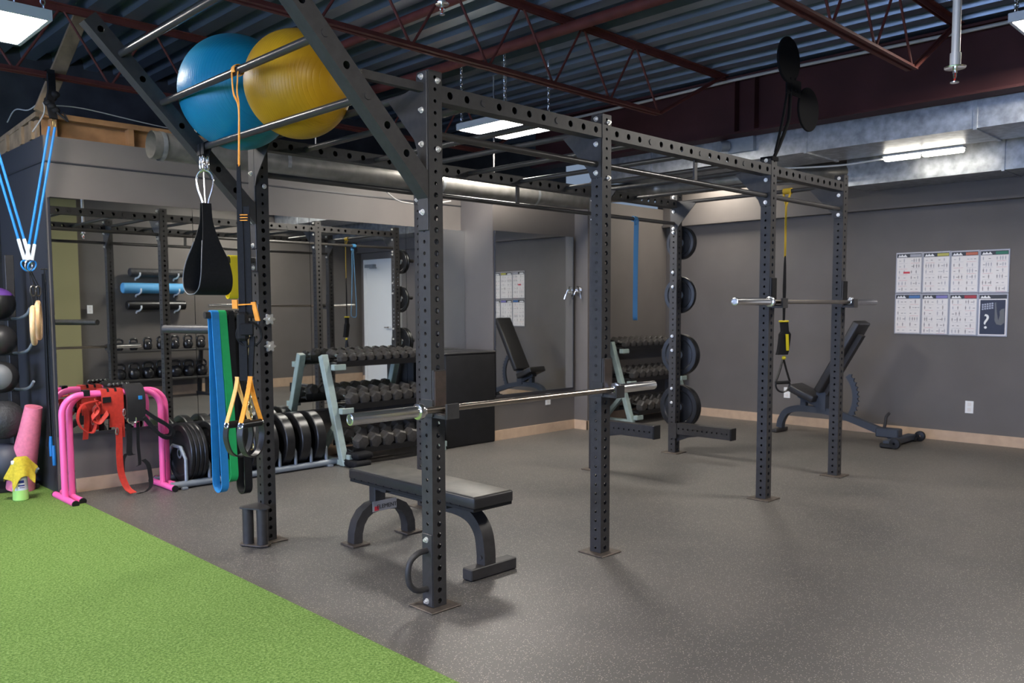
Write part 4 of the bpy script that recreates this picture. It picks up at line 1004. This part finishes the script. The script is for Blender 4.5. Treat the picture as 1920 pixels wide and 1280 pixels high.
path = [(-.012, 0, .05), (-.022, -.10, .055), (-.055, -.20, .09), (-.10, -.30, .14), (-.118, -.38, .165), (-.10, -.445, .175), (-.05, -.475, .18), (0, -.480, .18), (.05, -.475, .18), (.10, -.445, .175), (.118, -.38, .165), (.10, -.30, .14), (.055, -.20, .09), (.022, -.10, .055), (.012, 0, .05)]
cp = curve([(p[0], p[1], p[2]) for p in path], 4)
b = B(); b.ribbon([top+sd*q[0]+Vector((0, 0, q[1])) for q in cp], [ax*q[2] for q in cp], .006); obj('sling_body', b, 'fabric', t, 50)
b = B()
for s in (1,): b.tube([top+sd*q[0]*1.0+Vector((0, 0, q[1]))+ax*(q[2]/2+.002) for q in cp[8:-8]], .0028, 6)
o = obj('piping', b, 'greyrubber', t); o['label'] = 'thin grey edge piping'

# orange suspension trainer
ys = .66
t = thing('suspension_trainer', 'orange and black suspension trainer hanging from the wing beside the corner upright', 'suspension trainer', (xb_, ys, .6))
b = B(); b.ribbon([(xb_+.024*math.cos(a), ys+.012, zb_+.024*math.sin(a)) for a in [math.radians(-60+k*30) for k in range(10)]], (0, .03, 0), .004)
b.ribbon(curve([(xb_-.02, ys+.03, zb_-.01), (xb_-.018, ys+.022, zb_-.10), (xb_-.005, ys+.004, zb_-.16), (xb_-.010, ys, zb_-.30), (xb_-.014, ys, 1.975)], 6), (.010, .026, 0), .004)
b.ribbon(curve([(xb_-.015, ys-.018, zb_-.015), (xb_-.018, ys-.012, zb_-.10), (xb_-.006, ys-.002, zb_-.17), (xb_-.014, ys-.006, 1.98)], 6), (.010, .026, 0), .004); obj('anchor_strap', b, 'orange', t)
xq = xb_-.014
b = B(); b.ribbon([(xq, ys, 1.985), (xq, ys, 1.87), (xq, ys, 1.62), (xq, ys, 1.30)], [(.009, -.013, 0), (.013, -.018, 0), (.018, -.025, 0), (.018, -.025, 0)], .006)
b.ribbon([(xq+.02, ys-.02, 1.80), (xq+.022, ys-.02, 1.32)], (.02, -.025, 0), .006); obj('main_strap', b, 'fabric', t)
b = B()
for k in range(3): b.box((xq-.012, ys-.030, 1.735+k*.012), (xq+.022, ys-.022, 1.739+k*.012), 0, Matrix.Rotation(-.9, 3, 'Z'))
obj('stitching', b, 'orange', t)
for pts, w, th in (([(xq-.025, ys+.02, 1.385), (xq-.024, ys+.02, 1.345)], (.015, -.02, 0), .01), ([(xq+.035, ys-.035, 1.375), (xq+.05, ys-.045, 1.29)], (.012, -.016, 0), .01), ([(xq-.02, ys, 1.362), (xq+.035, ys-.04, 1.366)], (0, 0, .006), .004)):
    b = B(); b.ribbon(pts, w, th); obj('pull_tab', b, 'orange', t)
b = B(); b.box((xq-.03, ys-.03, 1.20), (xq+.02, ys+.01, 1.33), .012, Matrix.Rotation(-.7, 3, 'Z')); b.box((xq-.03, ys-.045, 1.225), (xq+.03, ys-.03, 1.28), .005, Matrix.Rotation(-.7, 3, 'Z')); b.torus((xq+.02, ys-.02, 1.23), .055, .006, (.8, -.6, 0), (0, 0, 1), 20, 6); obj('cam_buckle', b, 'fabric', t)
b = B(); b.ribbon([(xq, ys, 1.22), (xq, ys, 1.02)], (.022, -.032, 0), .012); b.ribbon([(xq+.03, ys-.03, 1.22), (xq+.02, ys-.02, 1.04)], (.014, -.02, 0), .010); obj('lower_strap', b, 'fabric', t)
def handle(o, yaw, m1, m2):
    o = Vector(o); u = Vector((math.cos(yaw), math.sin(yaw), 0)); w = Vector((-u.y, u.x, 0))
    for s, m in ((-1, m1), (1, m2)):
        b = B(); b.ribbon(curve([o+w*.003*s, o+Vector((0, 0, -.05))+u*s*.008, o+Vector((0, 0, -.12))+u*s*.030, o+Vector((0, 0, -.205))+u*s*.060], 5), w*.026, .004); obj('handle_webbing', b, m, t)
    z = o+Vector((0, 0, -.215)); b = B(); b.cyl(z-u*.058, z+u*.058, .0165, 20); obj('grip', b, 'rubber', t)
    b = B(); b.torus(z-u*.060, .014, .004, u*.3+Vector((0, 0, 1)), w, 16, 6); b.torus(z+u*.060, .014, .004, Vector((0, 0, 1)), w, 16, 6); obj('end_ring', b, 'chrome', t)
    b = B(); b.ribbon(curve([z-u*.060, z-u*.066+Vector((0, 0, -.06)), z-u*.045+Vector((0, 0, -.125)), z+Vector((0, 0, -.15)), z+u*.045+Vector((0, 0, -.125)), z+u*.066+Vector((0, 0, -.06)), z+u*.060], 5), w*.035, .007); obj('foot_cradle', b, 'vinyl', t)
handle((xq-.012, ys+.045, 1.035), .12, 'orange2', 'orange2'); handle((xq+.012, ys-.030, 1.04), .28, 'orange', 'orange')

# loop bands on the pegs
def loop_band(name, x, w, z0, z1, m, label, sep, th=.006, skew=0., group='bands looped over the lower peg', yc=1.525):
    r = .023; pts = []
    for k in range(9): a = PI*k/8; pts.append((x, yc+r*math.cos(a), z0+r*math.sin(a)))
    R = sep/2; zb = z1+R
    left = curve([(x, yc-r, z0), (x+skew*.3, yc-r-.004, z0-.2), (x+skew*.6, yc-R*.8, (z0+zb)/2), (x+skew, yc-R, zb)], 6)
    bot = [(x+skew, yc-R*math.cos(PI*k/10), zb-R*math.sin(PI*k/10)) for k in range(1, 10)]
    right = curve([(x+skew, yc+R, zb), (x+skew*.6, yc+R*.8, (z0+zb)/2), (x+skew*.3, yc+r+.004, z0-.2)], 6)
    b = B(); b.ribbon(pts[:]+left+bot+right, (w, 0, 0), th, closed=True)
    return single(name, b, m, label, 'resistance band', group, 50)
loop_band('resistance_band', -.290, .042, 1.311, .33, 'blue_band', 'wide blue loop band hanging from the lower peg of the corner upright', .11, skew=.015)
loop_band('resistance_band', -.247, .044, 1.311, .38, 'green_band', 'green loop band hanging beside the wide blue one', .10, skew=.03)
loop_band('resistance_band', -.198, .035, 1.311, .50, 'fabric', 'black loop band next to the green one on the lower peg', .08)
loop_band('resistance_band', -.135, .045, 1.311, .30, 'rubber', 'black loop band closest to the corner upright on the lower peg', .10)
loop_band('resistance_band', -.165, .055, 1.616, 1.40, 'yellow', 'short bright yellow loop band on the upper peg', .05, .003, -.012, None)
t = single('dip_chain', (lambda b: (chain(b, (-.125, 1.47, 1.29), (-.125, 1.45, .56), 26, .004, .013), b)[1])(B()), 'gold', 'brass coloured chain hanging below the lower peg', 'chain')
# band and suspension trainer at the far bays
b = B(); xx = 3.49
b.ribbon([(xx, 1.525+.021*math.cos(a), 2.10+.021*math.sin(a)) for a in [k*PI/8 for k in range(16)]], (.045, 0, 0), .005, closed=True)
b.ribbon(curve([(xx-.008, 1.50, 2.09), (xx-.012, 1.50, 1.8), (xx-.022, 1.495, 1.45), (xx-.030, 1.49, 1.29), (xx-.020, 1.495, 1.245), (xx+.005, 1.51, 1.235), (xx+.022, 1.525, 1.26), (xx+.022, 1.525, 1.45), (xx+.012, 1.515, 1.8), (xx+.006, 1.505, 2.09)], 6), [(.022, -.031, 0)]*55, .005)
b.box((xx-.026, 1.492, 2.045), (xx+.02, 1.512, 2.09), .006)
single('resistance_band', b, 'dusty_blue', 'blue loop band knotted on the pull up bar of the back row', 'resistance band', None, 50)
xt, yt = 4.09, .445
t = thing('suspension_trainer', 'yellow and black suspension trainer hanging in the far bay', 'suspension trainer', (xt, yt, .64))
b = B(); b.ribbon([(4.114+.022*math.cos(a), yt, 2.285+.022*math.sin(a)) for a in [k*PI/6 for k in range(12)]], (0, .07, 0), .005, closed=True); b.ribbon([(4.10, yt-.03, 2.265), (xt, yt, 2.16), (xt, yt, 1.75)], (.013, -.010, 0), .005); b.ribbon([(4.10, yt+.03, 2.265), (xt, yt, 2.17)], (.013, -.010, 0), .005); obj('anchor_strap', b, 'gold_web', t)
b = B(); b.ribbon([(xt, yt, 1.76), (xt, yt, 1.68), (xt, yt, 1.5), (xt, yt, 1.20)], [(.008, -.006, 0), (.016, -.012, 0), (.024, -.016, 0), (.015, -.010, 0)], .006); obj('main_strap', b, 'fabric', t)
b = B(); b.torus((xt, yt, 1.225), .036, .008, (1, -.4, 0), (.2, .6, 0), 20, 8); b.ribbon([(xt-.01, yt-.036, 1.12), (xt+.005, yt-.036, .985)], (.022, -.012, 0), .006); b.sphere((xt-.005, yt-.01, .925), .017, 12, 8); obj('yellow_fitting', b, 'yellow', t)
b = B(); b.ribbon(curve([(xt, yt, 1.23), (xt+.005, yt-.008, 1.12), (xt-.012, yt-.005, 1.0), (xt-.025, yt, .95)], 5), [(.05, -.03, 0)]*5+[(.085, -.045, 0)]*11, .035); obj('folded_strap', b, 'fabric', t)
b = B(); u = Vector((.86, -.5, 0)); z0 = Vector((xt-.005, yt-.005, .925))
for s in (-1, 1): b.ribbon(curve([z0, z0+u*s*.03+Vector((0, 0, -.10)), z0+u*s*.066+Vector((0, 0, -.20))], 5), (.012, .02, 0), .006)
zz = z0+Vector((0, 0, -.205)); b.cyl(zz-u*.068, zz+u*.060, .014, 14); b.torus(zz+Vector((0, 0, -.02)), .066, .0075, u, (0, 0, -.9), 20, 8, -.3, PI+.3); obj('handle', b, 'rubber', t)

# spring collars hung on the pier
t = thing('spring_collar', 'chrome spring collar with black grips hung on the wall pier', 'collar', (4.63, 3.13, 1.47))
b = B(); b.cyl((4.66, 3.13, 1.56), (4.60, 3.13, 1.57), .006, 10); obj('wall_hook', b, 'steel', t)
b = B()
for k in range(4): b.torus((4.612+k*.009, 3.13, 1.535), .029, .0042, (0, 1, 0), (0, 0, 1), 24, 6)
for s in (-1, 1): b.tube([(4.612, 3.13+s*.029, 1.535), (4.605, 3.13+s*.040, 1.50), (4.60, 3.13+s*.052, 1.465)], .004, 8)
obj('spring', b, 'chrome', t)
for s in (-1, 1):
    b = B(); b.tube([(4.601, 3.13+s*.046, 1.485), (4.595, 3.13+s*.062, 1.435)], .0085, 10); obj('grip', b, 'rubber' if s > 0 else 'chrome', t)

# ------------------------------------------------------------------ wall plates and posters
def wallplate(p, n, label, grp='outlets low on the walls'):
    n = Vector(n); u = Vector((-n.y, n.x, 0)); c = Vector(p)
    t = thing('wall_outlet', label, 'outlet', c-Vector((0, 0, .06)), grp)
    b = B(); b.prism([(-.037, -.06), (.037, -.06), (.037, .06), (-.037, .06)], c, u, (0, 0, 1), n*.006); obj('cover_plate', b, 'white', t, 0)
    b = B()
    for s in (-1, 1): b.prism([(-.016, s*.027-.017), (.016, s*.027-.017), (.016, s*.027+.017), (-.016, s*.027+.017)], c+n*.006, u, (0, 0, 1), n*.002)
    obj('socket', b, 'paper', t, 0)
wallplate((6.6, 1.68, .362), (-1, 0, 0), 'white outlet on the right wall behind the hanging yellow trainer handle')
wallplate((6.6, -.235, .353), (-1, 0, 0), 'white outlet alone on the right wall below the posters')
wallplate((4.225, 3.22, .36), (0, -1, 0), 'white outlet below the mirror on the stepped wall')
wallplate((1.85, -2.80, 1.34), (0, 1, 0), 'white switch plate on the wall seen only in the mirror', 'plates in the mirror')
rp = random.Random(3)
def poster(col, row, label, hue, special=False):
    yL = .502-col*.2615; yR = yL-.2585; zT = 1.893-row*.419-col*.003; zB = zT-.412; x = 6.588
    t = thing('poster', label, 'poster', (6.59, (yL+yR)/2, zB), 'exercise posters in a grid')
    b = B(); b.box((x, yR, zB), (6.599, yL, zT)); obj('frame', b, 'posterframe', t, 0)
    b = B(); b.box((x-.002, yR+.010, zB+.010), (x, yL-.010, zT-.010)); sh = obj('sheet', b, 'paper', t, 0)
    b = B(); b.box((x-.003, yR+.010, zT-.052), (x-.002, yL-.010, zT-.012)); hd = obj('header', b, 'ink', t, 0)
    if hue: b = B(); b.box((x-.0035, yR+.014, zT-.047), (x-.003, yR+.12, zT-.020)); obj('title_bar', b, hue, hd, 0)
    b = B(); poly = [(0, 0), (.014, .024), (.026, .010), (.040, .026), (.056, .008), (.070, .026), (.092, 0)]
    b.prism(poly, (x-.003, yL-.020, zT-.046), (0, -1, 0), (0, 0, 1), (-.0008, 0, 0)); obj('logo', b, 'white', hd, 0)
    if special:
        b = B(); b.box((x-.003, yR+.020, zB+.020), (x-.002, yL-.020, zT-.062)); pic = obj('picture', b, 'nightblue', t, 0)
        obj('question_mark', text_bm('?', .20, (x-.0035, yL-.075, zB+.135), (0, -1, 0), (0, 0, 1)), 'white', pic, 0)
        b = B()
        for r in range(3):
            for k in range(5): b.box((x-.0036, yL-.035-k*.021-.015, zB+.262+k*.003+(2-r)*.021-.008), (x-.003, yL-.035-k*.021, zB+.262+k*.003+(2-r)*.021+.007))
        obj('slogan_print', b, 'posterframe', pic, 0)
        b = B(); b.prism([(0, 0), (.012, .005), (.02, -.08), (.035, -.17), (.048, -.12), (.045, -.08), (.06, -.06), (.085, -.055), (.088, -.19), (.06, -.215), (.02, -.205), (.004, -.17), (.004, -.06)], (x-.003, yL-.145, zT-.09), (0, -1, 0), (0, 0, 1), (-.0008, 0, 0)); o = obj('arm_picture', b, 'greyrubber', pic, 0)
        return
    bd, bg, br = B(), B(), B(); nr = 6
    for r in range(nr):
        zc = zT-.085-r*.058
        for side in range(2):
            n = rp.choice((2, 2, 3, 4)); 
            for k in range(n):
                yc = yL-.028-side*.12-k*(.095/n)-rp.uniform(0, .006); lying = rp.random() < .35
                tgt = bd if rp.random() < .5 else bg
                h, w = (.006, .018) if lying else (rp.uniform(.022, .034), .006)
                tgt.box((x-.003, yc-w, zc-h/2), (x-.002, yc, zc+h/2))
                if not lying: tgt.box((x-.003, yc-w*1.4, zc+h*.1), (x-.002, yc+w*.5, zc+h*.3)); tgt.box((x-.003, yc-w*.9, zc+h*.55), (x-.002, yc-w*.1, zc+h*.75))
        for side in range(2):
            tg = br if rp.random() < .35 else bg
            tg.box((x-.0026, yL-.03-side*.118-.085, zc-.026), (x-.002, yL-.03-side*.118, zc-.0245))
    if col == 0 and row == 0: br.box((x-.0032, yL-.14, zT-.215), (x-.002, yL-.075, zT-.195))
    obj('figure_print', bd, 'ink2', sh, 0); obj('faint_print', bg, 'posterframe', sh, 0); obj('red_print', br, 'redink', sh, 0)
M['hy'] = mat('header_yellow', (.45, .42, .08), .4); M['ho'] = mat('header_orange', (.50, .13, .06), .4); M['hg'] = mat('header_green', (.02, .16, .09), .4)
M['hb'] = mat('header_blue', (.06, .16, .38), .4); M['hv'] = mat('header_violet', (.20, .18, .45), .4); M['hr'] = mat('header_red', (.40, .03, .04), .4); M['hs'] = mat('header_silver', (.35, .35, .38), .4)
for c_, r_, l_, h_ in ((0, 0, 'top row poster with a silver title bar and a red lying figure', 'hs'), (1, 0, 'top row exercise poster with a yellow title bar', 'hy'), (2, 0, 'top row exercise poster with an orange title bar', 'ho'), (3, 0, 'top row exercise poster with a green title bar', 'hg'),
                     (0, 1, 'bottom row exercise poster with a blue title bar', 'hb'), (1, 1, 'bottom row exercise poster with a violet title bar', 'hv'), (2, 1, 'bottom row exercise poster with a red title bar', 'hr')): poster(c_, r_, l_, h_)
poster(3, 1, 'dark poster with a white question mark and raised arm', None, True)

# ================================================================== the wall behind, seen in the mirrors
YF = -2.84
for z, x0, x1, r, m, lab in ((1.89, 2.39, 3.22, .062, 'texball', 'knobbly black foam roller, topmost on the mirrored wall brackets'), (1.655, 2.28, 3.20, .078, 'bluefoam', 'long sky blue foam roller on the middle wall brackets'), (1.40, 2.34, 3.22, .070, 'rubber', 'smooth dark foam roller on the lowest wall brackets')):
    b = B(); b.lathe([(0, 0), (r-.012, 0), (r, .012), (r, x1-x0-.012), (r-.012, x1-x0), (0, x1-x0)], (x0, YF+.12, z), (1, 0, 0), 32); single('foam_roller', b, m, lab, 'foam roller', 'foam rollers on the wall')
    for x, nm in ((2.52, 'left'), (3.10, 'right')):
        b = B(); b.tube(curve([(x, YF, z-r-.05), (x, YF+.03, z-r-.022), (x, YF+.12, z-r-.014), (x, YF+.12+r+.015, z-r+.02), (x, YF+.12+r+.02, z-.005)], 5), .012, 8)
        single('wall_bracket', b, 'white', 'white wall bracket at the %s end of the %s roller in the mirror' % (nm, lab.split()[0]+' '+lab.split()[1]), 'bracket', 'roller brackets')
t = thing('kettlebell_rack', 'black two tier kettlebell rack reflected in the mirrors', 'rack', (2.78, YF+.3, 0))
for z in (.735, .305):
    b = B(); b.box((2.05, YF+.08, z-.03), (3.52, YF+.45, z), .004); obj('shelf', b, 'steel', t, 0)
for x in (2.12, 3.42):
    b = B(); sweep_rect(b, [(x, YF+.10, .02), (x, YF+.14, .35), (x, YF+.20, .72)], (1, 0, 0), .05, .05); obj('leg', b, 'steel', t, 0)
    b = B(); b.box((x-.03, YF+.04, .003), (x+.03, YF+.50, .04), .004); b.box((x-.025, YF+.36, .04), (x+.025, YF+.41, .285)); obj('foot', b, 'steel', t, 0)
M['kb'] = mat('kettlebell_enamel', (.02, .02, .022), .16, 0, .6)
def kettle(r):
    t = thing('kettlebell', 'x', 'kettlebell')
    b = B(); b.lathe([(0, 0), (r*.62, 0), (r*.80, r*.12), (r*.97, r*.55), (r, r*.95), (r*.9, r*1.4), (r*.62, r*1.75), (r*.3, r*1.9), (0, r*1.93)], (0, 0, 0), seg=28); obj('bell', b, 'kb', t, 60)
    h = r*1.75; b = B(); b.tube(curve([(-r*.62, 0, h-r*.35), (-r*.78, 0, h+r*.15), (-r*.72, 0, h+r*.6), (-r*.4, 0, h+r*.85), (0, 0, h+r*.88), (r*.4, 0, h+r*.85), (r*.72, 0, h+r*.6), (r*.78, 0, h+r*.15), (r*.62, 0, h-r*.35)], 5), .0155, 12); obj('handle', b, 'kb', t)
    return t
kp = {}
for z, rs, nm in ((.736, (.062, .062, .066, .07, .072, .075, .072), 'upper'), (.306, (.085, .088, .092, .095, .095, .092, .092), 'lower')):
    for k, r in enumerate(rs):
        o = copy_tree(kp[r]) if r in kp else kp.setdefault(r, kettle(r))
        o.location = (2.16+k*.205, YF+.26, z); o['label'] = 'black kettlebell %s from the left on the %s shelf as reflected in the mirror' % (ORD[k], nm); o['group'] = 'kettlebells on the %s shelf' % nm
